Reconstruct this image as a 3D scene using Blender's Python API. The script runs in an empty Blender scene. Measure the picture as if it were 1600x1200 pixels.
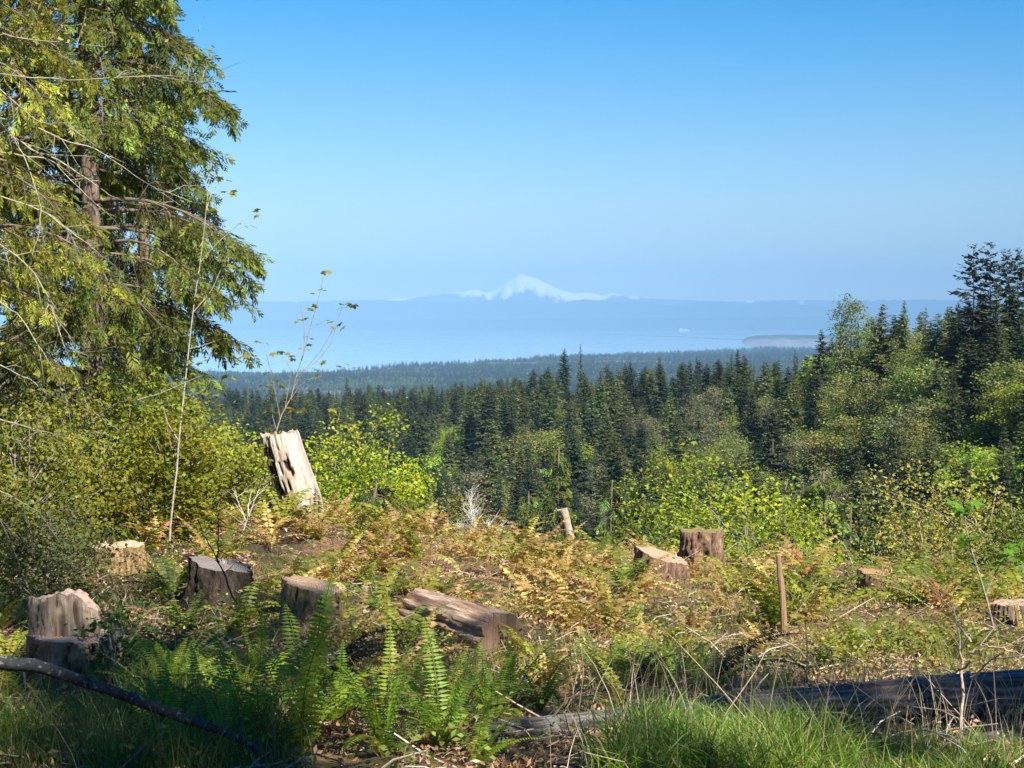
import bpy, math, random
import numpy as np
from mathutils import Vector, Matrix
R = math.radians
F = 2986.0                       # focal length in pixels of the 1600 px wide photograph
PITCH = math.atan(100 / F)
S = bpy.context.scene
COL = S.collection
# ------------------------------------------------------------------ camera
cam_d = bpy.data.cameras.new('camera'); cam = bpy.data.objects.new('camera', cam_d); COL.objects.link(cam)
cam_d.sensor_width = 36; cam_d.lens = 36 * F / 1600
cam_d.clip_start = 0.1; cam_d.clip_end = 200000
cam.location = (0, 0, 0); cam.rotation_euler = (R(90) - PITCH, 0, 0)
S.camera = cam
# ------------------------------------------------------------------ world and sun
SUN_EL, SUN_AZ = R(42), R(149)    # azimuth clockwise from +Y: behind the camera, to the right
sun_v = Vector((math.cos(SUN_EL) * math.sin(SUN_AZ), math.cos(SUN_EL) * math.cos(SUN_AZ), math.sin(SUN_EL)))
W = bpy.data.worlds.new('World'); S.world = W; W.use_nodes = True
nt = W.node_tree; nt.nodes.clear()
sky = nt.nodes.new('ShaderNodeTexSky'); sky.sky_type = 'NISHITA'; sky.sun_disc = False
sky.sun_elevation = SUN_EL; sky.sun_rotation = SUN_AZ
sky.altitude = 600; sky.air_density = 1.1; sky.dust_density = 0.15; sky.ozone_density = 3.0
hs = nt.nodes.new('ShaderNodeHueSaturation'); hs.inputs['Saturation'].default_value = 1.75
bg = nt.nodes.new('ShaderNodeBackground'); bg.inputs['Strength'].default_value = 0.070
wo = nt.nodes.new('ShaderNodeOutputWorld')
nt.links.new(sky.outputs[0], hs.inputs['Color']); tint = nt.nodes.new('ShaderNodeMixRGB'); tint.blend_type = 'MULTIPLY'; tint.inputs['Fac'].default_value = 1; tint.inputs['Color2'].default_value = (.95, .89, 1, 1)
nt.links.new(hs.outputs[0], tint.inputs['Color1']); nt.links.new(tint.outputs[0], bg.inputs['Color'])
nt.links.new(bg.outputs[0], wo.inputs['Surface'])
sl = bpy.data.lights.new('sun', 'SUN'); sl.energy = 4.9; sl.angle = R(0.55); sl.color = (1.0, 0.94, 0.84)
so = bpy.data.objects.new('sun', sl); COL.objects.link(so); so.rotation_euler = sun_v.to_track_quat('Z', 'Y').to_euler()
S.view_settings.view_transform = 'Standard'; S.view_settings.look = 'None'
S.view_settings.exposure = 1.0; S.view_settings.gamma = 1; S.view_settings.use_curve_mapping = False
S.render.engine = 'CYCLES'
S.cycles.max_bounces = 5; S.cycles.diffuse_bounces = 3; S.cycles.glossy_bounces = 2; S.cycles.transmission_bounces = 3
S.cycles.transparent_max_bounces = 4; S.cycles.volume_bounces = 0
S.cycles.sample_clamp_indirect = 6

rng = np.random.default_rng(11)
# ------------------------------------------------------------------ noise
def _h(ix, iy, s):
    n = (ix.astype(np.int64) * 374761393 + iy.astype(np.int64) * 668265263 + s * 1442695041) & 0x7fffffff
    n = ((n ^ (n >> 13)) * 1274126177) & 0x7fffffff
    return ((n ^ (n >> 16)) & 0xffff) / 65535.0
def vnoise(x, y, s=0):
    x = np.asarray(x, float); y = np.asarray(y, float)
    ix = np.floor(x); iy = np.floor(y); fx = x - ix; fy = y - iy
    fx = fx * fx * (3 - 2 * fx); fy = fy * fy * (3 - 2 * fy)
    ix = ix.astype(np.int64); iy = iy.astype(np.int64)
    a = _h(ix, iy, s); b = _h(ix + 1, iy, s); c = _h(ix, iy + 1, s); d = _h(ix + 1, iy + 1, s)
    return (a + (b - a) * fx) * (1 - fy) + (c + (d - c) * fx) * fy
def fbm(x, y, o=4, s=0):
    t = 0; a = 1; n = 0
    for k in range(o):
        t = t + a * vnoise(x * 2 ** k, y * 2 ** k, s + k * 17); n += a; a *= .5
    return t / n
def sstep(a, b, x):
    t = np.clip((np.asarray(x, float) - a) / (b - a), 0, 1); return t * t * (3 - 2 * t)

# ------------------------------------------------------------------ photograph <-> place
CP, SP = math.cos(PITCH), math.sin(PITCH)
def at(px, py, Y):
    a = (px - 800) / F; b = (600 - py) / F
    dy = CP + b * SP; dz = -SP + b * CP
    return np.array((a / dy * Y, Y, dz / dy * Y))
def proj(x, y, z):
    d = y * CP - z * SP
    return 800 + F * x / d, 600 - F * (y * SP + z * CP) / d

# ------------------------------------------------------------------ terrain height (metres relative to the eye)
SEA = -250.0
U_K = [-600, 350, 600, 800, 1000, 1200, 1300, 1400, 1500, 1600, 1800, 2400]
YC = [1350, 1150, 950, 800, 700, 580, 500, 430, 370, 330, 310, 310]
ZT = [np.interp(0, [0, 1], [-50, 0])] * 0
TOPPX = [628, 622, 610, 592, 580, 560, 514, 472, 456, 424, 414, 405]          # tree-top line of the ridge
def ground(x, y):
    x = np.asarray(x, float); y = np.asarray(y, float)
    yy = np.maximum(y, 1.0)
    u = np.clip(800 + F * x / yy, -600, 2400)
    r = np.hypot(x, y)
    # the clearing
    zn = -1.6 - .078 * y
    zn = zn + .75 * np.exp(-((x + 3.0) / 3.0) ** 2 - ((y - 28) / 6.0) ** 2) + .3 * np.exp(-((x + 5.5) / 2.2) ** 2 - ((y - 24) / 4) ** 2)
    zn = zn + .22 * np.exp(-((x - 1.8) / 1.6) ** 2 - ((y - 23) / 2.5) ** 2)
    zn = zn + (fbm(x * .45, y * .45, 3, 3) - .5) * .5 * sstep(13, 20, r) + (fbm(x * 2.2, y * 2.2, 3, 5) - .5) * .16
    zn = np.where(y < 0, np.maximum(zn, -1.75) + 0 * y, zn)
    edge = np.interp(u, [-600, 200, 500, 900, 1300, 2400], [40, 38, 35, 33, 28, 26])
    sl = np.maximum(y - edge, 0)
    drop = np.where(sl < 40, .42 * sl * np.minimum(1, sl / 8), 0) + np.where(sl >= 40, .42 * sl, 0)
    za = zn - drop
    # valley and ridge
    yc = np.interp(u, U_K, YC); tp = np.interp(u, U_K, TOPPX)
    zc = -(tp - 500) / F * yc - 25.5
    zlow = np.interp(u, [-600, 600, 1200, 1700], [-72, -70, -60, -52])
    t = np.clip((y - 190) / (yc - 190), 0, 1)
    zf = zlow + (zc - zlow) * (t ** 1.15)
    zf = zf + (fbm(x * .012, y * .012, 3, 9) - .5) * 22 * np.sin(np.pi * np.clip(t, 0, 1)) 
    zm = np.maximum(za, zf - 0)
    zm = np.where(y > 60, zm, za)
    # behind the ridge down to the coastal plain
    tb = np.clip((y - yc) / 1900, 0, 1)
    zb = zc + (-178 - zc) * (tb * tb * (3 - 2 * tb)) ** .8
    ys = np.interp(u, [-600, 300, 450, 560, 700, 780, 850, 950, 1200, 1700, 2400], [7400, 7600, 7750, 8000, 8500, 9300, 10000, 11300, 13600, 14500, 14500])
    ys = ys + (fbm(u * .012, u * 0, 3, 21) - .5) * 700
    tp2 = np.clip((y - yc - 1900) / np.maximum(ys - yc - 1900, 1), 0, 1)
    zp = -178 - 32 * tp2 + (fbm(x * .0011, y * .0011, 3, 31) - .5) * 38
    zz = np.where(tb < 1, zb, zp)
    zz = np.where(tb < 1, zb + (zp + 178) * tb ** 3, zp)
    shore = sstep(0, 260, y - ys)
    zz = zz * (1 - shore) + (-262) * shore
    z = np.where(y > yc, zz, zm)
    # behind and beside the viewpoint
    return np.where(y < 30, za, z)
YSF = lambda u: np.interp(u, [-600, 300, 450, 560, 700, 780, 850, 950, 1200, 1700, 2400], [7400, 7600, 7750, 8000, 8500, 9300, 10000, 11300, 13600, 14500, 14500])
def gz(x, y): return float(ground(np.array([x]), np.array([y]))[0])

# ------------------------------------------------------------------ mesh helpers
class Geo:
    """collects triangles and quads with a colour per vertex and a material slot per face"""
    def __init__(s): s.V = []; s.C = []; s.F = []; s.M = []; s.n = 0
    def add(s, V, Fc, C, m=0):
        V = np.asarray(V, float).reshape(-1, 3); Fc = np.asarray(Fc, np.int64)
        C = np.asarray(C, float)
        if C.ndim == 1: C = np.tile(C, (len(V), 1))
        s.V.append(V); s.C.append(C[:, :3]); s.F.append(Fc + s.n); s.M.append(np.full(len(Fc), m)); s.n += len(V)
    def mesh(s, name, mats, smooth=True):
        me = bpy.data.meshes.new(name)
        V = np.concatenate(s.V); C = np.concatenate(s.C)
        loops = np.concatenate([f.ravel() for f in s.F]); tot = np.concatenate([np.full(len(f), f.shape[1]) for f in s.F])
        st = np.concatenate(([0], np.cumsum(tot)[:-1]))
        me.vertices.add(len(V)); me.vertices.foreach_set('co', V.ravel())
        me.loops.add(len(loops)); me.loops.foreach_set('vertex_index', loops.astype(np.int32))
        me.polygons.add(len(tot)); me.polygons.foreach_set('loop_start', st.astype(np.int32)); me.polygons.foreach_set('loop_total', tot.astype(np.int32))
        for m in (mats if isinstance(mats, (list, tuple)) else [mats]): me.materials.append(m)
        me.polygons.foreach_set('material_index', np.concatenate(s.M).astype(np.int32))
        me.update(calc_edges=True)
        a = me.color_attributes.new('Col', 'FLOAT_COLOR', 'POINT')
        a.data.foreach_set('color', np.concatenate([C, np.ones((len(C), 1))], 1).astype(np.float32).ravel())
        me.polygons.foreach_set('use_smooth', np.full(len(tot), smooth))
        return me
def link(name, me, parent=None, loc=None, **k):
    o = bpy.data.objects.new(name, me); COL.objects.link(o)
    if parent is not None: o.parent = parent
    if loc is not None: o.location = loc
    for a, b in k.items():
        if b is not None: o[a] = b
    return o
def thing(name, label, cat, loc=(0, 0, 0), rz=0, group=None, me=None):
    o = link(name, me, None, loc, label=label, category=cat, group=group); o.rotation_euler = (0, 0, rz); return o

def unit(v): return v / np.maximum(np.linalg.norm(v, axis=-1, keepdims=True), 1e-9)
def tubes(g, P, Rr, col, sides=4, m=0, cap=False, jit=0):
    """P (N,K,3) polylines with radii (N,K); col (3,) or (N,3)"""
    P = np.asarray(P, float); Rr = np.asarray(Rr, float)
    if P.ndim == 2: P = P[None]; Rr = Rr[None]
    N, K, _ = P.shape
    T = np.empty_like(P); T[:, 1:-1] = P[:, 2:] - P[:, :-2]; T[:, 0] = P[:, 1] - P[:, 0]; T[:, -1] = P[:, -1] - P[:, -2]
    T = unit(T); A = np.array((.31, .22, .1)); A = A + np.where(np.abs(T[..., 2:3]) > .8, np.array((1, 0, 0.)), np.array((0, 0, 1.)))
    X = unit(np.cross(T, A)); Yv = np.cross(T, X)
    th = np.arange(sides) * 2 * np.pi / sides
    rr = Rr[:, :, None, None]
    if jit: rr = rr * (1 + jit * (rng.random((N, K, sides, 1)) - .5))
    V = P[:, :, None] + rr * (np.cos(th)[None, None, :, None] * X[:, :, None] + np.sin(th)[None, None, :, None] * Yv[:, :, None])
    idx = np.arange(N * K * sides).reshape(N, K, sides)
    a = idx[:, :-1]; b = idx[:, 1:]
    Q = np.stack([a, np.roll(a, -1, 2), np.roll(b, -1, 2), b], -1).reshape(-1, 4)
    col = np.asarray(col, float)
    C = np.tile(col, (N * K * sides, 1)) if col.ndim == 1 else np.repeat(col, K * sides, 0)
    g.add(V.reshape(-1, 3), Q, C, m)
    if cap:
        ce = P[:, [0, -1]].reshape(-1, 3)
        V2 = np.concatenate([V[:, 0], V[:, -1]], 0).reshape(-1, sides, 3); ce = np.concatenate([P[:, 0], P[:, -1]], 0)
        VV = np.concatenate([V2, ce[:, None]], 1); n = len(VV)
        bi = (np.arange(n) * (sides + 1))[:, None]; k = np.arange(sides)[None]
        Tr = np.stack([bi + k, bi + (k + 1) % sides, bi + sides + 0 * k], -1).reshape(-1, 3)
        g.add(VV.reshape(-1, 3), Tr, C[0], m)
def rhombs(g, B, D, Nn, L, Wd, col, m=0, mid=.45, fold=0.0):
    """leaf-shaped quads: base B, direction D, normal Nn, length L, width Wd, colour col (N,3)"""
    B = np.asarray(B, float); D = unit(D); Sx = unit(np.cross(D, Nn)); n = len(B); Nn = np.cross(Sx, D)
    L = np.broadcast_to(L, (n,))[:, None]; Wd = np.broadcast_to(Wd, (n,))[:, None]
    M = B + D * L * mid
    V = np.stack([B, M + Sx * Wd * .5 + Nn * Wd * fold, B + D * L, M - Sx * Wd * .5 + Nn * Wd * fold], 1)
    Q = np.arange(4 * n).reshape(n, 4)
    col = np.asarray(col, float); C = np.tile(col, (4 * n, 1)) if col.ndim == 1 else np.repeat(col, 4, 0)
    g.add(V.reshape(-1, 3), Q, C, m)
def rdirs(n):
    v = rng.normal(size=(n, 3)); return unit(v)
def vary(col, n, h=.12, v=.25):
    """n natural variations of a leaf colour"""
    c = np.tile(np.asarray(col, float), (n, 1))
    c *= np.exp(rng.normal(0, v, (n, 1)))
    c[:, 0] *= np.exp(rng.normal(0, h, n)); c[:, 2] *= np.exp(rng.normal(0, h, n))
    return np.clip(c, .002, .9)
def blades(g, B, H, lean, Wd, col, seg=3, curve=1.0, m=0):
    """grass blades: base, height, horizontal lean vector (N,2), width"""
    n = len(B); t = np.linspace(0, 1, seg + 1)
    P = np.zeros((n, seg + 1, 3)); P[:] = B[:, None]
    P[..., 2] += H[:, None] * (t - .28 * curve * t ** 3 * np.minimum(1.5, np.linalg.norm(lean, axis=1))[:, None])
    P[..., :2] += (lean * H[:, None])[:, None] * (t ** 1.8)[None, :, None]
    side = rng.random(n) * np.pi; sv = np.stack([np.cos(side), np.sin(side), 0 * side], -1)
    w = Wd[:, None] * (1 - t[:-1] ** 1.5 * .75) * .5
    Lf = P[:, :-1] - sv[:, None] * w[..., None]; Rt = P[:, :-1] + sv[:, None] * w[..., None]
    V = np.concatenate([Lf, Rt, P[:, -1:]], 1); k = seg; tot = 2 * k + 1
    base = (np.arange(n) * tot)[:, None]
    col = np.asarray(col); C = np.repeat(col, tot, 0) if col.ndim == 2 else np.tile(col, (n * tot, 1))
    i = np.arange(k - 1)[None]
    Q = np.stack([base + i, base + k + i, base + k + i + 1, base + i + 1], -1).reshape(-1, 4)
    Tr = np.stack([base + k - 1, base + 2 * k - 1, base + 2 * k], -1).reshape(-1, 3)
    n0 = g.n; g.add(V.reshape(-1, 3), Q, C, m)
    g.F.append(Tr + n0); g.M.append(np.full(len(Tr), m))

# ------------------------------------------------------------------ materials
def newmat(name):
    m = bpy.data.materials.new(name); m.use_nodes = True; t = m.node_tree; t.nodes.clear()
    return m, t, t.nodes, t.links
def leafmat(name, trans=.38, gloss=.05, rough=.42, objvar=.0, hv=.0):
    m, t, N, L = newmat(name)
    at_ = N.new('ShaderNodeAttribute'); at_.attribute_name = 'Col'
    col = at_.outputs['Color']
    if objvar:
        oi = N.new('ShaderNodeObjectInfo'); hsv = N.new('ShaderNodeHueSaturation')
        mr = N.new('ShaderNodeMapRange'); mr.inputs['To Min'].default_value = 1 - objvar; mr.inputs['To Max'].default_value = 1 + objvar
        mh = N.new('ShaderNodeMath'); mh.operation = 'MULTIPLY'; mh.inputs[1].default_value = 7.31
        mf = N.new('ShaderNodeMath'); mf.operation = 'FRACT'
        m2 = N.new('ShaderNodeMapRange'); m2.inputs['To Min'].default_value = .5 - hv; m2.inputs['To Max'].default_value = .5 + hv
        L.new(oi.outputs['Random'], mr.inputs['Value']); L.new(mr.outputs[0], hsv.inputs['Value'])
        L.new(oi.outputs['Random'], mh.inputs[0]); L.new(mh.outputs[0], mf.inputs[0]); L.new(mf.outputs[0], m2.inputs['Value']); L.new(m2.outputs[0], hsv.inputs['Hue'])
        L.new(col, hsv.inputs['Color']); col = hsv.outputs[0]
    d = N.new('ShaderNodeBsdfDiffuse'); tr = N.new('ShaderNodeBsdfTranslucent')
    tc = N.new('ShaderNodeMixRGB'); tc.blend_type = 'MULTIPLY'; tc.inputs['Fac'].default_value = 1; tc.inputs['Color2'].default_value = (1.25, 1.2, .5, 1)
    L.new(col, tc.inputs['Color1'])
    L.new(col, d.inputs['Color']); L.new(tc.outputs[0], tr.inputs['Color'])
    mx = N.new('ShaderNodeMixShader'); mx.inputs['Fac'].default_value = trans
    L.new(d.outputs[0], mx.inputs[1]); L.new(tr.outputs[0], mx.inputs[2])
    out = N.new('ShaderNodeOutputMaterial'); last = mx.outputs[0]
    if gloss:
        gl = N.new('ShaderNodeBsdfGlossy'); gl.inputs['Roughness'].default_value = rough; gl.inputs['Color'].default_value = (1, 1, 1, 1)
        m3 = N.new('ShaderNodeMixShader'); m3.inputs['Fac'].default_value = gloss
        L.new(last, m3.inputs[1]); L.new(gl.outputs[0], m3.inputs[2]); last = m3.outputs[0]
    L.new(last, out.inputs['Surface'])
    return m
def surfmat(name, scale=(20, 20, 20), detail=6, lo=.6, hi=1.35, bump=.3, bdist=.01, rough=.9, spots=None, extra=None, noise_rough=.65, coords='Object'):
    """vertex colour x noise, with bump"""
    m, t, N, L = newmat(name)
    at_ = N.new('ShaderNodeAttribute'); at_.attribute_name = 'Col'
    tc = N.new('ShaderNodeTexCoord'); mp = N.new('ShaderNodeMapping'); mp.inputs['Scale'].default_value = scale
    L.new(tc.outputs[coords], mp.inputs['Vector'])
    nz = N.new('ShaderNodeTexNoise'); nz.inputs['Scale'].default_value = 1; nz.inputs['Detail'].default_value = detail; nz.inputs['Roughness'].default_value = noise_rough
    L.new(mp.outputs[0], nz.inputs['Vector'])
    mr = N.new('ShaderNodeMapRange'); mr.inputs['From Min'].default_value = .3; mr.inputs['From Max'].default_value = .7; mr.inputs['To Min'].default_value = lo; mr.inputs['To Max'].default_value = hi
    L.new(nz.outputs['Fac'], mr.inputs['Value'])
    mu = N.new('ShaderNodeVectorMath'); mu.operation = 'SCALE'; L.new(at_.outputs['Color'], mu.inputs[0]); L.new(mr.outputs[0], mu.inputs['Scale'])
    col = mu.outputs[0]
    for (sc, thr, c) in (spots or []):
        n2 = N.new('ShaderNodeTexNoise'); n2.inputs['Scale'].default_value = sc; n2.inputs['Detail'].default_value = 4
        L.new(tc.outputs[coords], n2.inputs['Vector'])
        m2 = N.new('ShaderNodeMapRange'); m2.inputs['From Min'].default_value = thr; m2.inputs['From Max'].default_value = thr + .07
        L.new(n2.outputs['Fac'], m2.inputs['Value'])
        mx = N.new('ShaderNodeMixRGB'); mx.inputs['Color2'].default_value = (*c, 1); L.new(m2.outputs[0], mx.inputs['Fac']); L.new(col, mx.inputs['Color1']); col = mx.outputs[0]
    p = N.new('ShaderNodeBsdfPrincipled'); p.inputs['Roughness'].default_value = rough; p.inputs['Specular IOR Level'].default_value = .25
    L.new(col, p.inputs['Base Color'])
    b = N.new('ShaderNodeBump'); b.inputs['Strength'].default_value = bump; b.inputs['Distance'].default_value = bdist
    L.new(nz.outputs['Fac'], b.inputs['Height']); L.new(b.outputs[0], p.inputs['Normal'])
    out = N.new('ShaderNodeOutputMaterial'); L.new(p.outputs[0], out.inputs['Surface'])
    return m
M_LEAF = leafmat('leaf', .45, .018, .5)
M_NEEDLE = leafmat('needle_foliage', .32, .015, .5)
M_FOREST = leafmat('forest_needles', .25, .02, .6, .38, .025)
M_FORESTL = leafmat('forest_leaves', .4, .02, .6, .25, .02)
M_GRASS = leafmat('grass_blade', .45, .025, .45)
M_DRY = leafmat('dry_leaf', .2, .03, .6)
M_FERN = leafmat('fern_frond', .45, .018, .5, .16, .01)
M_GROUND = surfmat('soil', (9, 9, 9), 8, .45, 1.5, .9, .05, .95, [(3.1, .58, (.16, .11, .055)), (5.3, .62, (.30, .2, .11))])
M_LAND = surfmat('forest_floor', (.02, .02, .02), 8, .5, 1.4, .2, .5, .95)
M_TWIG = surfmat('twig_bark', (30, 30, 30), 4, .6, 1.4, .3, .004, .85)
M_LICHEN = surfmat('lichened_bark', (26, 26, 26), 6, .5, 1.5, .8, .01, .9, [(38, .60, (.20, .22, .18))])
M_BARK = surfmat('stump_bark', (34, 34, 13), 8, .35, 1.7, 1.0, .03, .92, None)
M_BARKH = surfmat('log_bark', (7, 30, 30), 7, .4, 1.6, 1.0, .03, .92, [(6, .6, (.21, .22, .19))])
M_TRUNK = surfmat('trunk_bark', (14, 14, 3), 7, .4, 1.6, 1.0, .04, .92, [(8, .62, (.3, .31, .25))])
M_WOOD = surfmat('weathered_wood', (55, 55, 4), 7, .55, 1.25, .9, .02, .8, None)
def ringmat():
    m, t, N, L = newmat('cut_wood')
    tc = N.new('ShaderNodeTexCoord')
    at_ = N.new('ShaderNodeAttribute'); at_.attribute_name = 'Col'
    nz = N.new('ShaderNodeTexNoise'); nz.inputs['Scale'].default_value = 3; nz.inputs['Detail'].default_value = 5; L.new(tc.outputs['Object'], nz.inputs['Vector'])
    mx = N.new('ShaderNodeMixRGB'); mx.inputs['Fac'].default_value = .12; L.new(tc.outputs['Object'], mx.inputs['Color1']); L.new(nz.outputs['Color'], mx.inputs['Color2'])
    w = N.new('ShaderNodeTexWave'); w.wave_type = 'RINGS'; w.rings_direction = 'Z'; w.inputs['Scale'].default_value = 16; w.inputs['Distortion'].default_value = 1.5; w.inputs['Detail'].default_value = 3
    L.new(mx.outputs[0], w.inputs['Vector'])
    n2 = N.new('ShaderNodeTexNoise'); n2.inputs['Scale'].default_value = 26; n2.inputs['Detail'].default_value = 5; L.new(tc.outputs['Object'], n2.inputs['Vector'])
    ad = N.new('ShaderNodeMath'); ad.operation = 'ADD'; L.new(w.outputs['Fac'], ad.inputs[0]); L.new(n2.outputs['Fac'], ad.inputs[1])
    mr = N.new('ShaderNodeMapRange'); mr.inputs['From Min'].default_value = .3; mr.inputs['From Max'].default_value = 1.6; mr.inputs['To Min'].default_value = .42; mr.inputs['To Max'].default_value = 1.25
    L.new(ad.outputs[0], mr.inputs['Value'])
    mu = N.new('ShaderNodeVectorMath'); mu.operation = 'SCALE'; L.new(at_.outputs['Color'], mu.inputs[0]); L.new(mr.outputs[0], mu.inputs['Scale'])
    p = N.new('ShaderNodeBsdfPrincipled'); p.inputs['Roughness'].default_value = .8; L.new(mu.outputs[0], p.inputs['Base Color'])
    b = N.new('ShaderNodeBump'); b.inputs['Strength'].default_value = .4; b.inputs['Distance'].default_value = .01; L.new(n2.outputs['Fac'], b.inputs['Height']); L.new(b.outputs[0], p.inputs['Normal'])
    o = N.new('ShaderNodeOutputMaterial'); L.new(p.outputs[0], o.inputs['Surface']); return m
M_CUT = ringmat()

# ------------------------------------------------------------------ land as one sheet
def build_land():
    az = np.unique(np.round(np.concatenate([np.arange(-180, -19, 4.), np.arange(-18, 18.01, .22), np.arange(19.5, 180.1, 4.)]), 3))
    az = az[(az > -180)]
    az = np.radians(az); n = len(az)
    rr = np.concatenate([[0.6], np.geomspace(1.0, 60, 170), np.geomspace(62, 1500, 120), np.geomspace(1530, 16000, 150)])
    A, RR = np.meshgrid(az, rr)
    x = RR * np.sin(A); y = RR * np.cos(A)
    z = ground(x, y)
    z = np.where(y < 0, np.minimum(ground(x, np.maximum(y, 0)), 0) + 0 * z - 0.0, z)
    # colour of the ground cover
    u = np.clip(800 + F * x / np.maximum(y, 1), -600, 2400)
    C = np.zeros(x.shape + (3,))
    soil = np.array((.075, .052, .032)); litter = np.array((.22, .13, .07)); moss = np.array((.07, .075, .025)); floor = np.array((.018, .026, .012))
    k = sstep(.42, .6, fbm(x * .6, y * .6, 3, 41))[..., None]; k2 = sstep(.5, .65, fbm(x * .5 + 40, y * .5, 3, 43))[..., None]
    near = soil * (1 - k) + litter * k; near = near * (1 - k2) + moss * k2
    far = sstep(45, 70, RR)[..., None]
    C[:] = near * (1 - far) + floor * far
    fld = (sstep(.60, .66, fbm(x * .0016 + 7, y * .0022, 3, 51)) * (y > 2500))[..., None]
    fc = np.where((fbm(x * .002, y * .002, 2, 55) > .5)[..., None], np.array((.11, .15, .045)), np.array((.15, .16, .08)))
    C = C * (1 - fld) + fc * fld
    beach = ((z < -236) & (y > 2500))[..., None]
    C = np.where(beach, np.array((.30, .27, .22)), C)
    g = Geo(); idx = np.arange(x.size).reshape(x.shape)
    a = idx[:-1]; b = idx[1:]
    Q = np.stack([a, np.roll(a, -1, 1), np.roll(b, -1, 1), b], -1)
    nearrow = rr[:-1] < 60
    V = np.stack([x, y, z], -1).reshape(-1, 3)
    g.add(V, Q[nearrow].reshape(-1, 4), C.reshape(-1, 3), 0)
    g.F.append(Q[~nearrow].reshape(-1, 4)); g.M.append(np.full(Q[~nearrow].reshape(-1, 4).shape[0], 1))
    c = g.n; Tr = np.stack([np.full(n, 0), idx[0], np.roll(idx[0], -1)], -1)
    g.add(np.array([[0, 0, gz(0, 0.1)]]), np.zeros((0, 3), int), np.array([soil])); Tr[:, 0] = c
    g.F.append(Tr); g.M.append(np.zeros(n, int))
    # orientation upwards
    g.F = [f[:, ::-1] for f in g.F]
    link('ground', g.mesh('ground', [M_GROUND, M_LAND]), kind='structure')
build_land()

# ------------------------------------------------------------------ sea, far shore, hills and the snow mountain
def sea():
    m, t, N, L = newmat('sea_water')
    p = N.new('ShaderNodeBsdfPrincipled'); p.inputs['Base Color'].default_value = (.26, .45, .52, 1); p.inputs['Roughness'].default_value = .22; p.inputs['IOR'].default_value = 1.33
    tc = N.new('ShaderNodeTexCoord'); mp = N.new('ShaderNodeMapping'); mp.inputs['Scale'].default_value = (.00008, .0006, 1)
    nz = N.new('ShaderNodeTexNoise'); nz.inputs['Scale'].default_value = 1; nz.inputs['Detail'].default_value = 6
    L.new(tc.outputs['Object'], mp.inputs['Vector']); L.new(mp.outputs[0], nz.inputs['Vector'])
    mr = N.new('ShaderNodeMapRange'); mr.inputs['From Min'].default_value = .35; mr.inputs['From Max'].default_value = .65; mr.inputs['To Min'].default_value = .04; mr.inputs['To Max'].default_value = .12
    L.new(nz.outputs['Fac'], mr.inputs['Value']); L.new(mr.outputs[0], p.inputs['Roughness'])
    o = N.new('ShaderNodeOutputMaterial'); L.new(p.outputs[0], o.inputs['Surface'])
    nx, ny = 24, 30
    X, Y = np.meshgrid(np.linspace(-39000, 39000, nx), np.geomspace(6000, 67000, ny))
    g = Geo(); idx = np.arange(X.size).reshape(X.shape)
    Q = np.stack([idx[:-1, :-1], idx[:-1, 1:], idx[1:, 1:], idx[1:, :-1]], -1).reshape(-1, 4)
    g.add(np.stack([X, Y, np.full_like(X, SEA)], -1), Q, (.02, .06, .1))
    link('sea_water', g.mesh('sea_water', m), kind='structure')
sea()
def heightsheet(name, xs, ys, zf, colf, mat, **k):
    X, Y = np.meshgrid(xs, ys); Z = zf(X, Y); C = colf(X, Y, Z)
    g = Geo(); idx = np.arange(X.size).reshape(X.shape)
    Q = np.stack([idx[:-1, :-1], idx[:-1, 1:], idx[1:, 1:], idx[1:, :-1]], -1).reshape(-1, 4)
    g.add(np.stack([X, Y, Z], -1), Q, C.reshape(-1, 3)); return link(name, g.mesh(name, mat), **k)
M_FAR = surfmat('far_slopes', (.0008, .0008, .0008), 6, .7, 1.3, 0, 1, .95)
# low far shore, then two ranges of foothills
def hills(name, y0, y1, pxs, pys, seed, col, amp):
    ym = (y0 + y1) / 2
    def zf(X, Y):
        u = 800 + F * X / Y
        top = -(np.interp(u, pxs, pys) - 500) / F * ym
        top = top + (fbm(X * .0007, Y * 0, 4, seed) - .5) * amp
        t = np.clip((Y - y0) / (y1 - y0), 0, 1); prof = np.sin(np.pi * np.minimum(t * 1.0, 1)) ** .8
        rel = prof * (.72 + .28 * fbm(X * .0009, Y * .0012, 4, seed + 3) / .6)
        return SEA - 12 + (top - SEA + 12) * np.clip(rel, 0, 1.0)
    heightsheet(name, np.linspace(-24000, 24000, 420), np.linspace(y0, y1, 26), zf, lambda X, Y, Z: np.broadcast_to(np.array(col), X.shape + (3,)) * (.8 + .4 * fbm(X * .001, Y * .001, 3, seed + 9))[..., None], M_FAR, kind='structure')
hills('far_shore_hills', 47500, 51500, [0, 600, 1000, 1200, 1600], [498, 499, 496, 494, 497], 61, (.03, .045, .03), 60)
hills('foothills', 52000, 57500, [-200, 300, 600, 800, 1000, 1100, 1200, 1300, 1400, 1600], [474, 471, 470, 469, 470, 473, 471, 472, 468, 470], 71, (.025, .035, .03), 90)
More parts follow.
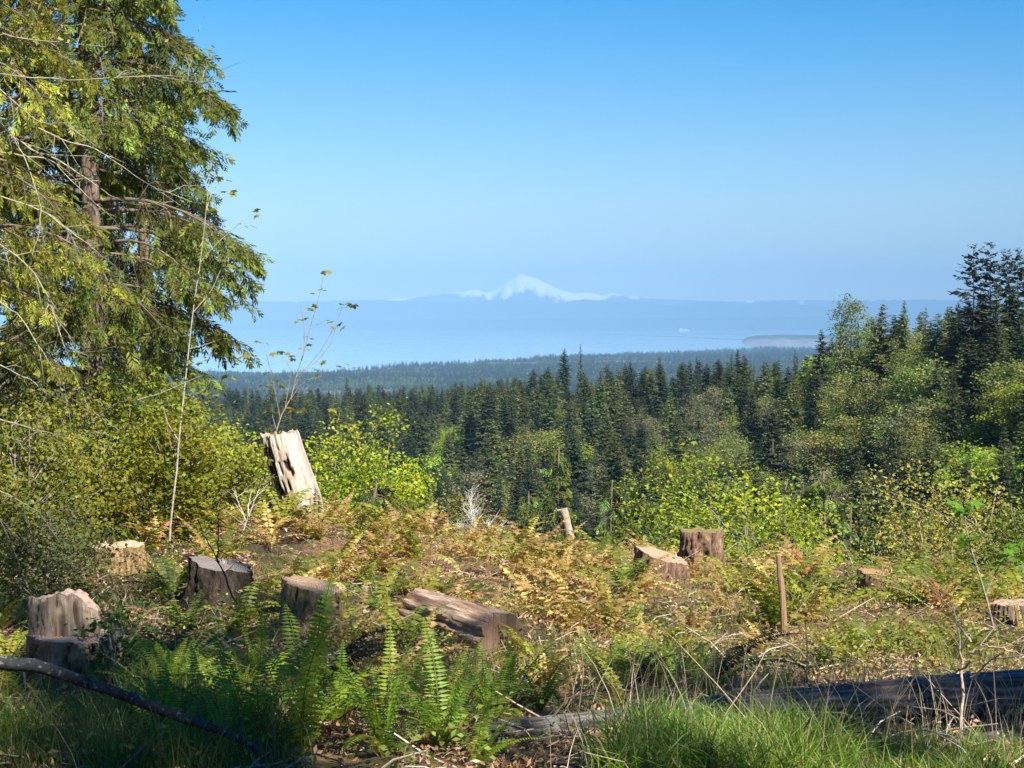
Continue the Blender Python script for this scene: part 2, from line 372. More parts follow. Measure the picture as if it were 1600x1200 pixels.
def mountain():
    prof_x = [-400, 300, 560, 640, 680, 700, 725, 742, 752, 758, 770, 785, 797, 806, 814, 822, 832, 843, 855, 868, 880, 900, 915, 940, 955, 985, 1010, 1100, 1300, 1600, 2200]
    prof_y = [472, 472, 470, 465, 461, 458, 455, 452, 455, 458, 455, 446, 437, 431, 429, 431, 434, 437, 443, 450, 455, 459, 457, 461, 459, 462, 467, 470, 469, 468, 470]
    y0, y1, ym = 57600, 63500, 60500
    def zf(X, Y):
        u = 800 + F * X / Y
        top = -(np.interp(u, prof_x, prof_y) - 500) / F * ym
        t = (Y - ym) / 2900
        rid = 1 - np.abs(2 * fbm(X * .00055, Y * .0004, 5, 81) - 1)
        rug = (1 - np.abs(2 * fbm(X * .0021, Y * .0007, 4, 84) - 1))
        ext = np.clip(np.abs(t), 0, 1)
        h = 1 - ext ** 1.25 * (1.05 + .25 * rid)
        z = SEA + (top - SEA) * np.clip(h, -.02, 1)
        z = z + (rug - .75) * 330 * np.clip(ext * 3, 0, 1) + (rug - .8) * 60
        return np.maximum(z, SEA - 13)
    def cf(X, Y, Z):
        dzy = np.gradient(Z, axis=1) / 60
        n = fbm(X * .0022, Y * .0015, 4, 91)
        snow = sstep(640, 800, Z + (n - .5) * 900 - np.abs(dzy) * 160)[..., None]
        return np.array((.05, .06, .07)) * (1 - snow) + np.array((.92, .88, .88)) * snow
    m = surfmat('snow_and_rock', (.004, .004, .004), 5, .9, 1.05, .0, 1, .8)
    heightsheet('snowy_mountain', np.linspace(-13500, 15500, 560), np.linspace(y0, y1, 46), zf, cf, m, kind='structure')
mountain()
def headland():
    y0, y1 = 20500, 23500
    xs = np.linspace((1150 - 800) / F * 21000, (1900 - 800) / F * 21000, 220); ys = np.concatenate([np.linspace(y0, y0 + 260, 14), np.linspace(y0 + 320, y1, 16)])
    def zf(X, Y):
        u = 800 + F * X / Y
        top = np.interp(u, [1158, 1163, 1175, 1195, 1215, 1290, 1340, 1500, 1900], [-262, -215, -190, -178, -174, -178, -166, -150, -150])
        top = top + (fbm(X * .02, Y * .02, 3, 95) - .5) * 12
        e = sstep(0, 190, Y - y0 - fbm(X * .004, 0 * X, 3, 96) * 120) * (1 - sstep(y1 - 600, y1, Y))
        return -262 + (top + 262) * e
    def cf(X, Y, Z):
        n = fbm(X * .012, Z * .05, 4, 97)
        up = sstep(-208, -200, Z + (n - .5) * 44)[..., None]
        return np.array((.15, .13, .12)) * (.45 + 1.1 * n[..., None]) * (1 - up) + np.array((.03, .05, .03)) * up
    heightsheet('headland_hill', xs, ys, zf, cf, M_FAR, kind='structure')
    # the long sand spit
    def spit(pts, w, name):
        g = Geo(); P = np.array([at(px, py, -SEA * F / (py - 500)) for px, py in pts]); P[:, 2] = SEA + 1
        n = 60; t = np.linspace(0, len(P) - 1, n); Pi = np.stack([np.interp(t, np.arange(len(P)), P[:, k]) for k in range(3)], -1)
        ww = w * (.5 + fbm(t * 1.3, 0 * t, 3, 99)) * np.sin(np.pi * np.linspace(.02, .98, n)) ** .4
        prof = [(-1, -8), (-.45, 2.5), (.1, 4), (.5, 2.5), (1, -8)]
        V = np.array([[(p[0], p[1] + a * q, SEA + b) for a, b in prof] for p, q in zip(Pi, ww)])
        idx = np.arange(n * 5).reshape(n, 5)
        g.add(V.reshape(-1, 3), np.stack([idx[:-1, :-1], idx[:-1, 1:], idx[1:, 1:], idx[1:, :-1]], -1).reshape(-1, 4), (.05, .035, .03))
        link(name, g.mesh(name, M_FAR), kind='structure')
    spit([(930, 522.5), (985, 523.5), (1020, 525), (1060, 526), (1110, 529), (1165, 531)], 420, 'sand_spit')
    spit([(1000, 523), (1060, 521.5), (1110, 521.8), (1165, 522.5)], 500, 'sand_spit')
headland()
def ship():
    Y = 45500.; c = at(1069, 516.3, Y); x0 = c[0]
    m = surfmat('ship_paint', (.05, .05, .05), 3, .9, 1.1, 0, 1, .5)
    root = thing('ship', 'pale ship far out on the strait below the snowy mountain', 'ship', (x0, Y, SEA))
    Ls, B = 236., 17.
    st = np.linspace(-1, 1, 15); secs = []
    for t in st:
        b = B * (1 - max(0, (t - .35) / .65) ** 2 * .96) * (1 - max(0, (-t - .8) / .2) ** 2 * .3); bow = max(0, (t - .7) / .3) * 7
        secs.append([(t * Ls / 2 + (z > 0) * bow, s * b * w, z + (bow * .3 if z > 10 else 0)) for s, w, z in ((-1, .1, -5), (-1, .8, 1), (-1, 1, 18), (1, 1, 18), (1, .8, 1), (1, .1, -5))])
    V = np.array(secs); idx = np.arange(V.shape[0] * 6).reshape(-1, 6); g = Geo()
    a = idx[:-1]; b = idx[1:]
    g.add(V.reshape(-1, 3), np.concatenate([np.stack([a, np.roll(a, -1, 1), np.roll(b, -1, 1), b], -1).reshape(-1, 4)]), (.6, .6, .62))
    g.add(V[0], [[0, 1, 2, 3], [0, 3, 4, 5]], (.6, .6, .62)); link('hull', g.mesh('hull', m, False), root)
    def box(name, x0, x1, y, z0, z1, c, par=root):
        g = Geo(); X = np.array([(x, yy, z) for x in (x0, x1) for yy in (-y, y) for z in (z0, z1)])
        g.add(X, [[0, 1, 3, 2], [4, 6, 7, 5], [0, 4, 5, 1], [2, 3, 7, 6], [1, 5, 7, 3], [0, 2, 6, 4]], c); return link(name, g.mesh(name, m, False), par)
    box('superstructure', -96, -62, 15, 18.1, 52, (.8, .8, .8)); box('bridge_deck', -93, -66, 18, 52.1, 57, (.75, .75, .75)); box('funnel', -108, -98, 5, 18.1, 48, (.5, .52, .55))
    for k in range(4): box('container_stack', -52 + k * 34, -24 + k * 34, 14, 18.1, [34, 30, 33, 28][k], (.62, .6, .6))
    g = Geo(); tubes(g, [[(-80, 0, 57), (-80, 0, 78)]], [[1.5, .8]], (.7, .7, .7), 5); link('mast', g.mesh('mast', m), root)
ship()

# ------------------------------------------------------------------ haze
def haze():
    m, t, N, L = newmat('haze_air'); v = N.new('ShaderNodeVolumePrincipled')
    v.inputs['Color'].default_value = (.33, .62, .94, 1); v.inputs['Density'].default_value = 4.0e-5; v.inputs['Anisotropy'].default_value = -0.6
    o = N.new('ShaderNodeOutputMaterial'); L.new(v.outputs[0], o.inputs['Volume'])
    x, y0, y1, z0, z1 = 40000, -3000, 68000, -268, 1750
    X = np.array([(a, b, c) for a in (-x, x) for b in (y0, y1) for c in (z0, z1)], float); g = Geo()
    g.add(X, [[0, 1, 3, 2], [4, 6, 7, 5], [0, 4, 5, 1], [2, 3, 7, 6], [1, 5, 7, 3], [0, 2, 6, 4]], (1, 1, 1))
    link('haze', g.mesh('haze', m, False), kind='stuff')
haze()
# ------------------------------------------------------------------ forest trees
DARK = (.088, .126, .044); MID = (.125, .155, .044)
def conifer_mesh(name, h, r, wh, nb, ns, seed, col=DARK, droop=.25, gap=0., crown0=.12, irregular=.15, sprayw=.42, spiky=1.0, mats=None, trunkcol=(.12, .09, .07)):
    """trunk plus whorls of drooping boughs, each bough a row of needle sprays"""
    global rng
    keep = rng; rng = np.random.default_rng(seed)
    g = Geo()
    lean = rng.normal(0, .012, 2) * h
    z = np.array([0, .3, .7, 1.]) * h
    tubes(g, np.stack([lean[0] * (z / h) ** 2, lean[1] * (z / h) ** 2, z], -1), np.array([.012, .009, .0035, .0006]) * h, trunkcol, 5, 1)
    B = []; D = []; Nn = []; L = []; Wd = []; C = []
    bp = []; br = []
    for i in range(wh):
        n = nb
        for k in range(n):
            f = crown0 + (1 - crown0) * ((i + rng.random() * 1.3) / wh) ** .93
            if f > .995 or fbm(np.array([f * 9 + seed]), np.array([k * .7]), 2, seed)[0] < gap: continue
            rad = r * ((1 - f) ** .72) * (.55 + .45 * min(1, (f - crown0) / .12 + .35)) + .006 * h * spiky
            ll = max(rad * (1 + rng.normal(0, irregular)), .25 * rad)
            az = rng.random() * 6.283
            up = .75 - .95 * (1 - f) + rng.normal(0, .14)
            o = np.array((lean[0] * f * f, lean[1] * f * f, f * h)); d = np.array((math.cos(az), math.sin(az), 0))
            t = np.linspace(.15, 1, ns)
            P = o + d * (ll * t)[:, None] + np.array((0, 0, 1.)) * (ll * (up * t * .6 - droop * t ** 2 + .12 * t ** 4))[:, None]
            bp.append([o, P[ns // 2], P[-1]]); br.append([.003 * h * (1 - f) + .01, .012, .006])
            side = np.where(np.arange(ns) % 2 == 0, 1, -1)[:, None]; s = np.cross(d, (0, 0, 1.))
            dd = unit(d * .7 + s * side * rng.uniform(.2, .9, (ns, 1)) + np.array((0, 0, 1.)) * rng.uniform(-.7, .25, (ns, 1)))
            dd[-1] = unit(d + np.array((0, 0, .25)))
            B.append(P - dd * .1 * ll); D.append(dd); nn = np.tile((0, 0, 1.), (ns, 1)) + d * .3 + rng.normal(0, .55, (ns, 3)); Nn.append(nn)
            L.append((ll * (.5 - .18 * t) + .10) * rng.uniform(.7, 1.2, ns)); Wd.append((ll * sprayw * (.62 - .34 * t) + .05) * rng.uniform(.6, 1.2, ns))
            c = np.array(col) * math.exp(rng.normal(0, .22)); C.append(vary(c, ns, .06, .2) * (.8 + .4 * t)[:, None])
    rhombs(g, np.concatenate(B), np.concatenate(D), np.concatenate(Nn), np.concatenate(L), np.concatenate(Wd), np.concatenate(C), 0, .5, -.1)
    tubes(g, np.array(bp), np.array(br), trunkcol, 3, 1)
    rng = keep
    return g.mesh(name, mats or [M_FOREST, M_TWIG], False)
def broadleaf_mesh(name, h, r, nc, nl, ls, seed, col, crown0=.3, mats=None, twig=(.2, .18, .15), spread=.12, sparse=0):
    """trunk, limbs reaching into the crown, leaf clumps in an uneven ellipsoid"""
    global rng
    keep = rng; rng = np.random.default_rng(seed)
    g = Geo(); zc = h * (crown0 + 1) / 2; rz = h * (1 - crown0) / 2
    v = rdirs(nc); lump = .72 + .5 * fbm(v[:, 0] * 1.7 + 5, v[:, 1] * 1.7 + v[:, 2] * 1.3, 3, seed)
    rad = rng.random(nc) ** .38
    P = v * rad[:, None] * lump[:, None] * np.array((r, r, rz)) + np.array((0, 0, zc))
    P[:, 0] += rng.normal(0, .03 * h)
    z = np.linspace(0, .85 * h, 5); w = np.cumsum(rng.normal(0, .012 * h, (5, 2)), 0); w[0] = 0
    T = np.stack([w[:, 0], w[:, 1], z], -1)
    tubes(g, T, np.linspace(.013, .003, 5) * h, twig, 5, 1)
    nb = min(nc, 60 if nc > 60 else nc); Q = P[:nb]
    zs = np.clip(Q[:, 2] - np.linalg.norm(Q[:, :2], axis=1) * .8, .12 * h, .8 * h)
    O = np.stack([np.interp(zs, z, T[:, 0]), np.interp(zs, z, T[:, 1]), zs], -1)
    Mm = O * .45 + Q * .55 + np.array((0, 0, .03 * h)); tubes(g, np.stack([O, Mm, Q], 1), np.tile(np.array([.0045, .0026, .001]) * h, (nb, 1)), twig, 3, 1)
    cc = vary(col, nc, .08, .2)
    cen = np.repeat(P, nl, 0); n = len(cen)
    off = rng.normal(0, 1, (n, 3)) * spread * r * np.array((1, 1, .75))
    B = cen + off; D = rdirs(n); D[:, 2] = D[:, 2] * .6 - .15; nn = rdirs(n) + np.array((0, 0, .9)) + unit(off) * .6
    C = np.repeat(cc, nl, 0) * np.exp(rng.normal(0, .15, (n, 1)))
    rhombs(g, B, D, nn, ls * rng.uniform(.6, 1.3, n), ls * rng.uniform(.4, .8, n), C, 0, .5, .08)
    rng = keep
    return g.mesh(name, mats or [M_FORESTL, M_TWIG], False)

con = []
for k, (r_, dr, ga, col, sp) in enumerate([(4.2, .25, .0, MID, .42), (3.6, .3, .3, DARK, .4), (4.8, .35, .28, MID, .45), (3.9, .2, .33, (.028, .048, .026), .4),
                                      (5.0, .42, .0, (.042, .066, .026), .5), (3.3, .25, .34, (.10, .125, .05), .36), (4.4, .3, .3, (.04, .056, .024), .42)]):
    con.append(conifer_mesh('forest_conifer', 30, r_, 56, 8, 8, 100 + k, col, dr, ga, .08, .2, sp))
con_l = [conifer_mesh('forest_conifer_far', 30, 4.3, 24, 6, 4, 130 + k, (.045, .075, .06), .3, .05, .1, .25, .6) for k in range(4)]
BRIGHT = (.29, .38, .04); OLIVE = (.23, .26, .07); GREY = (.20, .20, .10)
bro = {'bright': [broadleaf_mesh('forest_maple', 20, 6.5, 150, 60, .48, 150 + k, BRIGHT) for k in range(3)],
       'olive': [broadleaf_mesh('forest_alder', 22, 5.4, 160, 60, .42, 160 + k, OLIVE, .25, spread=.14) for k in range(3)],
       'grey': [broadleaf_mesh('forest_bare_alder', 22, 4.6, 150, 40, .36, 170 + k, GREY, .25, spread=.13) for k in range(2)]}
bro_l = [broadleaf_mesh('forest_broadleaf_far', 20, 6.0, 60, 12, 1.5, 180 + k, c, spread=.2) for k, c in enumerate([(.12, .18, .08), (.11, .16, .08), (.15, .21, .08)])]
# where light-leaved trees stand on the ridge (px, py of their tops, radius, kind, chance)
BLOBS = [(1325, 545, 55, 'bright', .6), (1420, 575, 85, 'olive', .55), (1340, 600, 70, 'olive', .6), (1480, 620, 60, 'olive', .45), (1164, 650, 28, 'bright', 1), (1130, 700, 62, 'olive', .9), (1180, 720, 60, 'olive', .6),
         (685, 650, 26, 'bright', .9), (716, 635, 20, 'bright', .8), (755, 625, 22, 'bright', .5), (650, 690, 35, 'bright', .55), (825, 650, 24, 'olive', .9), (868, 645, 26, 'bright', .8), (890, 585, 26, 'olive', .8), (1035, 680, 34, 'bright', .7),
         (1560, 590, 30, 'bright', .7), (1592, 560, 26, 'bright', .6), (1510, 655, 45, 'bright', .6), (1590, 665, 25, 'bright', .7), (1240, 600, 40, 'olive', .5), (720, 690, 40, 'grey', .6), (1380, 650, 90, 'grey', .3),
         (800, 790, 55, 'olive', .6), (1000, 640, 40, 'grey', .4), (1250, 690, 60, 'grey', .4), (740, 780, 60, 'olive', .5), (1220, 780, 60, 'olive', .5), (950, 720, 50, 'grey', .3), (1340, 800, 80, 'grey', .5)]
frng = np.random.default_rng(77)
def where(px):
    for lim, w in ((430, 'left of the leaning snag'), (540, 'just right of the leaning snag'), (640, 'over the bright left maple'), (740, 'above the dead grey shrub'), (850, 'left of the two crest spires'), (930, 'below the two crest spires'), (1030, 'right of the two crest spires'), (1130, 'above the square brown stump'), (1230, 'above the big maple bush'), (1300, 'left of the pale poplar'), (1360, 'below the pale poplar'), (1440, 'on the shoulder right of the poplar'), (1520, 'below the ragged hilltop firs')):
        if px < lim: return w
    return 'at the right edge of the hillside'
def forest():
    sp = 5.9; pts = []
    for y in np.arange(70, 1350, sp * .88):
        w = y * .30 + 25
        for x in np.arange(-w, w, sp):
            pts.append((x + frng.uniform(-.45, .45) * sp, y + frng.uniform(-.45, .45) * sp))
    P = np.array(pts); u = 800 + F * P[:, 0] / P[:, 1]
    yc = np.interp(u, U_K, YC); P = P[(P[:, 1] < yc + 25) & (P[:, 1] > 95)]
    # thin far rows a little, they only show as a mass
    P = P[(P[:, 1] < 600) | (frng.random(len(P)) < .8)]
    z = ground(P[:, 0], P[:, 1]); n = len(P)
    h = 30 * np.clip(.62 + .5 * fbm(P[:, 0] * .02, P[:, 1] * .02, 2, 5) + frng.normal(0, .17, n), .35, 1.35) * .92 * np.interp(P[:, 1], [200, 420, 600], [.78, .86, 1])
    px, pt = proj(P[:, 0], P[:, 1], z + h)
    # nothing stands higher than the canopy line the ridge has in the photograph
    line = np.interp(px, [350, 450, 540, 600, 700, 760, 850, 950, 1040, 1100, 1150, 1200, 1250, 1285, 1330, 1400, 1450, 1480, 1510, 1600], [604, 600, 594, 604, 598, 589, 574, 567, 562, 562, 554, 560, 550, 522, 496, 490, 486, 480, 455, 432]) + frng.uniform(-5, 12, n)
    h = np.where(pt < line, np.maximum(h - (line - pt) * P[:, 1] / F, 6), h); px, pt = proj(P[:, 0], P[:, 1], z + h)
    kind = np.array(['conifer'] * n, dtype=object)
    for (bx, by, br_, k, ch) in BLOBS:
        m = ((px - bx) ** 2 + (pt - by) ** 2 < br_ ** 2) & (frng.random(n) < ch); kind[m] = k
    m = (frng.random(n) < .08); kind[m & (kind == 'conifer')] = 'olive'
    m = (frng.random(n) < .03); kind[m & (kind == 'conifer')] = 'grey'
    m = (frng.random(n) < .02); kind[m & (kind == 'conifer')] = 'bright'
    # broadleaved crowns need room: thin them
    isb = kind != 'conifer'; keep = ~isb | (frng.random(n) < .62)
    # near slope: nothing taller than the line of sight lets through
    limit = np.interp(px, [0, 600, 800, 1000, 1200, 1600], [700, 780, 800, 790, 770, 740])
    keep &= ~((P[:, 1] < 260) & (pt < limit - 40))
    P, z, h, px, pt, kind = P[keep], z[keep], h[keep], px[keep], pt[keep], kind[keep]; n = len(P)
    rot = frng.random(n) * 6.283; wid = frng.uniform(.95, 1.65, n)
    infr = (px > -30) & (px < 1630) & (px > 330) & (pt < 850)
    score = np.where(infr, 1 / P[:, 1], 0) * (1 + .3 * frng.random(n))
    con_i = np.where((kind == 'conifer') & infr & (P[:, 1] > 150))[0]; con_i = con_i[np.argsort(-score[con_i])][:292]
    ind = set(con_i.tolist()) | set(np.where((kind != 'conifer') & infr)[0][:290].tolist())
    LAB = {'conifer': ('conifer_tree', 'dark green conifer among the nearer trees of the forested ridge', 'conifer', 'nearer conifers of the forested ridge'),
           'bright': ('maple_tree', 'bright yellow green maple crown among the dark conifers of the ridge', 'maple tree', 'bright maples on the forested ridge'),
           'olive': ('alder_tree', 'olive green alder crown coming into leaf on the forested ridge', 'alder tree', 'olive alders on the forested ridge'),
           'grey': ('bare_alder_tree', 'grey green thin crowned alder on the forested ridge', 'alder tree', 'thin crowned alders on the forested ridge')}
    rest = []
    for i in range(n):
        k = kind[i]
        if i in ind:
            nm, lb, ct, gr = LAB[k]
            ms = con if k == 'conifer' else bro[k]; me = ms[int(frng.integers(len(ms)))]
            dep = 'on the crest' if P[i, 1] > 620 else 'high on the slope' if P[i, 1] > 480 else 'mid slope' if P[i, 1] > 340 else 'low in front'
            szw = 'tall' if h[i] > 24 else 'medium' if h[i] > 18 else 'small'; wd = 'broad' if wid[i] > 1.3 else 'slim'
            lb = '%s %s %s %s, %s' % (szw, wd, {'conifer': 'dark conifer', 'bright': 'bright yellow green maple', 'olive': 'olive green alder', 'grey': 'grey green thin alder'}[k], dep, where(px[i]))
            o = thing(nm, lb, ct, (P[i, 0], P[i, 1], z[i] - .3), rot[i], gr, me)
            s = h[i] / 30 if k == 'conifer' else h[i] / 26; o.scale = (s * wid[i], s * wid[i], s)
        else: rest.append(i)
    return P[rest], z[rest], h[rest], rot[rest], wid[rest], kind[rest]
def scatter(name, P, rot, scl, idx, meshes, **props):
    """one object: points that carry a tree each, set by geometry nodes"""
    coll = bpy.data.collections.new(name + '_kinds')
    for k, me in enumerate(meshes):
        o = bpy.data.objects.new('%s_kind_%s' % (name, chr(97 + k)), me); coll.objects.link(o)
    me = bpy.data.meshes.new(name); me.vertices.add(len(P)); me.vertices.foreach_set('co', P.astype(np.float32).ravel())
    for nm, tp, ar in (('rotz', 'FLOAT', rot), ('kind_index', 'INT', idx)):
        a = me.attributes.new(nm, tp, 'POINT'); a.data.foreach_set('value', ar.astype(np.int32 if tp == 'INT' else np.float32))
    a = me.attributes.new('scl', 'FLOAT_VECTOR', 'POINT'); a.data.foreach_set('vector', scl.astype(np.float32).ravel())
    ob = link(name, me, **props)
    ng = bpy.data.node_groups.new(name, 'GeometryNodeTree')
    ng.interface.new_socket('Geometry', in_out='INPUT', socket_type='NodeSocketGeometry'); ng.interface.new_socket('Geometry', in_out='OUTPUT', socket_type='NodeSocketGeometry')
    N, L = ng.nodes, ng.links
    gi = N.new('NodeGroupInput'); go = N.new('NodeGroupOutput'); ci = N.new('GeometryNodeCollectionInfo'); ci.inputs['Collection'].default_value = coll
    ci.inputs['Separate Children'].default_value = True; ci.inputs['Reset Children'].default_value = True
    ip = N.new('GeometryNodeInstanceOnPoints'); ip.inputs['Pick Instance'].default_value = True
    def at_(nm, tp):
        a = N.new('GeometryNodeInputNamedAttribute'); a.data_type = tp; a.inputs['Name'].default_value = nm; return a.outputs['Attribute']
    cx = N.new('ShaderNodeCombineXYZ'); L.new(at_('rotz', 'FLOAT'), cx.inputs['Z'])
    L.new(gi.outputs[0], ip.inputs['Points']); L.new(ci.outputs[0], ip.inputs['Instance']); L.new(at_('kind_index', 'INT'), ip.inputs['Instance Index'])
    L.new(cx.outputs[0], ip.inputs['Rotation']); L.new(at_('scl', 'FLOAT_VECTOR'), ip.inputs['Scale']); L.new(ip.outputs[0], go.inputs[0])
    mod = ob.modifiers.new('scatter', 'NODES'); mod.node_group = ng
    return ob
P, z, h, rot, wid, kind = forest()
ms = con + bro['bright'] + bro['olive'] + bro['grey']
idx = np.where(kind == 'conifer', frng.integers(0, 7, len(P)), np.where(kind == 'bright', 7 + frng.integers(0, 3, len(P)), np.where(kind == 'olive', 10 + frng.integers(0, 3, len(P)), 13 + frng.integers(0, 2, len(P)))))
s = h / 30
scatter('ridge_forest', np.stack([P[:, 0], P[:, 1], z - .3], -1), rot, np.stack([s * wid, s * wid, s], -1), idx, ms, kind='stuff', label='dense mass of dark conifers covering the rest of the ridge', category='forest')
def plain():
    n = 60000; y = np.exp(frng.uniform(np.log(2600), np.log(14800), n)); u = frng.uniform(-60, 1500, n); x = (u - 800) / F * y
    z = ground(x, y)
    fld = sstep(.60, .66, fbm(x * .0016 + 7, y * .0022, 3, 51))
    k = (z > -243) & (frng.random(n) > fld * .93) 
    x, y, z = x[k], y[k], z[k]; n = len(x)
    h = 27 * frng.uniform(.55, 1.15, n) * (1 + .15 * (frng.random(n) < .06)) * (.8 + .4 * fbm(x * .002, y * .002, 2, 77))
    br_ = frng.random(n) < .12 + .75 * sstep(.5, .62, fbm(x * .0023, y * .003, 3, 66))
    idx = np.where(br_, 4 + frng.integers(0, 3, n), frng.integers(0, 4, n)); s = h / 30 * np.where(br_, .8, 1)
    w = np.where(br_, 1.25, 1.55) * np.clip(y / 6000, .9, 1.6)
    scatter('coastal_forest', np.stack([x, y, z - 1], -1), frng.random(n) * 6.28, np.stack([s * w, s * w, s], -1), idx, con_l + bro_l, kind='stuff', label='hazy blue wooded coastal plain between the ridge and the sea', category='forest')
plain()
# the single trees that stand out on the skyline
def skyline_tree(name, label, px, pytop, Y, me, h0, wid=1.0, cat='conifer', base=None, group=None, hh=None):
    t = at(px, pytop, Y); zb = gz(t[0], Y); h = t[2] - zb
    o = thing(name, label, cat, (t[0], Y, zb - .3), frng.random() * 6.28, group, me); o.scale = (h / h0 * wid, h / h0 * wid, h / h0); return o
skyline_tree('conifer_tree', 'broad conifer rising above the middle ridge, left of the thin spire', 881, 543, 850, con[4], 30, .92)
skyline_tree('conifer_tree', 'thin conifer spire rising highest above the middle ridge', 907, 536, 850, con[5], 30, .62)
skyline_tree('conifer_tree', 'dark conifer left of the pale poplar on the hill shoulder', 1285, 512, 470, con[4], 30, .9)
skyline_tree('conifer_tree', 'bushy conifer on the skyline just right of the pale poplar', 1374, 472, 420, con[2], 30, 1.0)
skyline_tree('conifer_tree', 'slender conifer on the skyline, second right of the pale poplar', 1411, 466, 415, con[0], 30, .8)
skyline_tree('conifer_tree', 'small dark spire in the dip of the skyline below the tall ragged firs', 1448, 478, 400, con[5], 30, .8)
skyline_tree('conifer_tree', 'dark conifer spire standing alone among the olive alders', 1422, 558, 390, con[1], 30, .9)
for k, (px, py, Y, w) in enumerate([(576, 596, 900, .8), (540, 587, 950, .8), (1033, 556, 740, .8), (1090, 556, 730, .7), (1152, 545, 690, .8), (1242, 545, 620, .8), (1178, 600, 480, 1.0), (1240, 590, 440, 1.1), (1055, 640, 430, 1.), (1478, 476, 440, .8), (1500, 468, 420, .9), (985, 562, 760, .8)]):
    skyline_tree('conifer_tree', 'tall dark conifer standing proud of its neighbours on the ridge', px, py, Y, con[k % 7], 30, w, group='taller conifers along the ridge crest')
poplar = broadleaf_mesh('pale_poplar', 24, 3.9, 260, 50, .36, 191, (.23, .30, .10), .08, spread=.16)
skyline_tree('poplar_tree', 'tall pale green poplar with loose upright crown on the skyline', 1322, 461, 450, poplar, 24, 1.0, 'tree')
ragged = [conifer_mesh('ragged_fir', 30, 3.9, 30, 6, 8, 195 + k, (.034, .046, .026), .22, .36, .25, .45, .42, 4.0) for k in range(3)]
for k, (px, py, lb) in enumerate([(1524, 378, 'tall ragged fir with sparse boughs, first of the group on the hilltop'), (1549, 375, 'tallest ragged fir of the hilltop group, second from its open side'), (1574, 386, 'ragged fir with sparse boughs, third of the hilltop group'), (1593, 384, 'ragged fir with an upswept top at the picture edge on the hilltop'), (1612, 392, 'ragged fir just at the edge of the hilltop group')]):
    skyline_tree('fir_tree', lb, px, py, 352 + k * 4, ragged[k % 3], 30, .95, 'fir tree', group='tall ragged firs on the hilltop')
# ------------------------------------------------------------------ stumps and logs
def ridged(th, z, k, s, zk=.4):
    return 1 - np.abs(2 * fbm(np.cos(th) * k + 9 + s, np.sin(th) * k + z * zk + 5, 4, s) - 1)
def stump_body(r, h, s, flare=.35, ridge=.10, slope=(0, 0), jag=.01, nt_=84, nz=30, col=(.22, .13, .09), col2=(.11, .07, .05), lobes=5, top=None, ell=1.0, decay=.0, taper=.0):
    th = np.linspace(0, 2 * np.pi, nt_, endpoint=False); T, Zf = np.meshgrid(th, np.linspace(0, 1, nz) ** 1.0)
    z0 = Zf * h
    lob = .5 + .5 * np.cos(T * lobes + s + fbm(np.cos(T) + 3, np.sin(T), 2, s) * 5)
    rr = r * (1 - taper * Zf) * (1 + 1.3 * flare * np.exp(-z0 / (.32 * h + .02)) * (.45 + .75 * lob)) 
    rg = ridged(T + .12 * (fbm(z0 * 7 + 3, T * 0, 2, s + 6) - .5), z0, 4.2, s, 3.4); rg2 = fbm(np.cos(T) * 14 + 20, np.sin(T) * 14 + z0 * 5, 3, s + 4)
    rr = rr * (1 + ridge * (rg - .75) * 2.1 + ridge * .8 * (rg2 - .5)) - decay * r * np.clip(fbm(np.cos(T) * 2.2 + 7, np.sin(T) * 2.2 + z0 * 3, 3, s + 8) - .55, 0, 1) * 2
    X = rr * np.cos(T); Y = rr * np.sin(T) * ell
    topz = h + slope[0] * X + slope[1] * Y + jag * (fbm(np.cos(T) * 2.2 + 5, np.sin(T) * 2.2, 2, s + 2) - .5) * 4
    if top is not None: topz = topz + top(X, Y, T)
    Z = Zf * topz
    shade = (.55 + .75 * rg2)[..., None]; k = sstep(.45, .8, rg)[..., None]
    C = (np.array(col2) * (1 - k) + np.array(col) * k) * shade
    g = Geo(); idx = np.arange(T.size).reshape(T.shape); a = idx[:-1]; b = idx[1:]
    g.add(np.stack([X, Y, Z], -1), np.stack([a, np.roll(a, -1, 1), np.roll(b, -1, 1), b], -1).reshape(-1, 4), C.reshape(-1, 3))
    rim = np.stack([X[-1], Y[-1], Z[-1]], -1)
    return g, rim
def cut_disc(rim, col, s, inset=.97, lift=.006, rough=.012, bowl=0.0, step=None):
    c = rim.mean(0); n = len(rim); g = Geo(); rings = []
    for k, f in enumerate([1, inset, .9, .75, .6, .45, .3, .15, .05]):
        p = c + (rim - c) * f
        if k: p[:, 2] = p[:, 2] + lift + rough * (fbm(p[:, 0] * 22, p[:, 1] * 22, 3, s) - .5) * 2 - bowl * (1 - f) + (step(p[:, 0], p[:, 1]) if step else 0)
        rings.append(p)
    V = np.concatenate(rings + [(c + (0, 0, lift - bowl))[None]]); m = len(rings)
    idx = np.arange(m * n).reshape(m, n); a = idx[:-1]; b = idx[1:]
    Q = np.stack([a, np.roll(a, -1, 1), np.roll(b, -1, 1), b], -1).reshape(-1, 4)
    C = np.tile(np.array(col), (len(V), 1)) * (.85 + .3 * fbm(V[:, 0] * 9, V[:, 1] * 9, 3, s + 3))[:, None]
    C[:n] *= .35
    g.add(V, Q, C); L_ = idx[-1]; g.F.append(np.stack([L_, np.roll(L_, -1), np.full(n, m * n)], -1)); g.M.append(np.zeros(n, int))
    return g
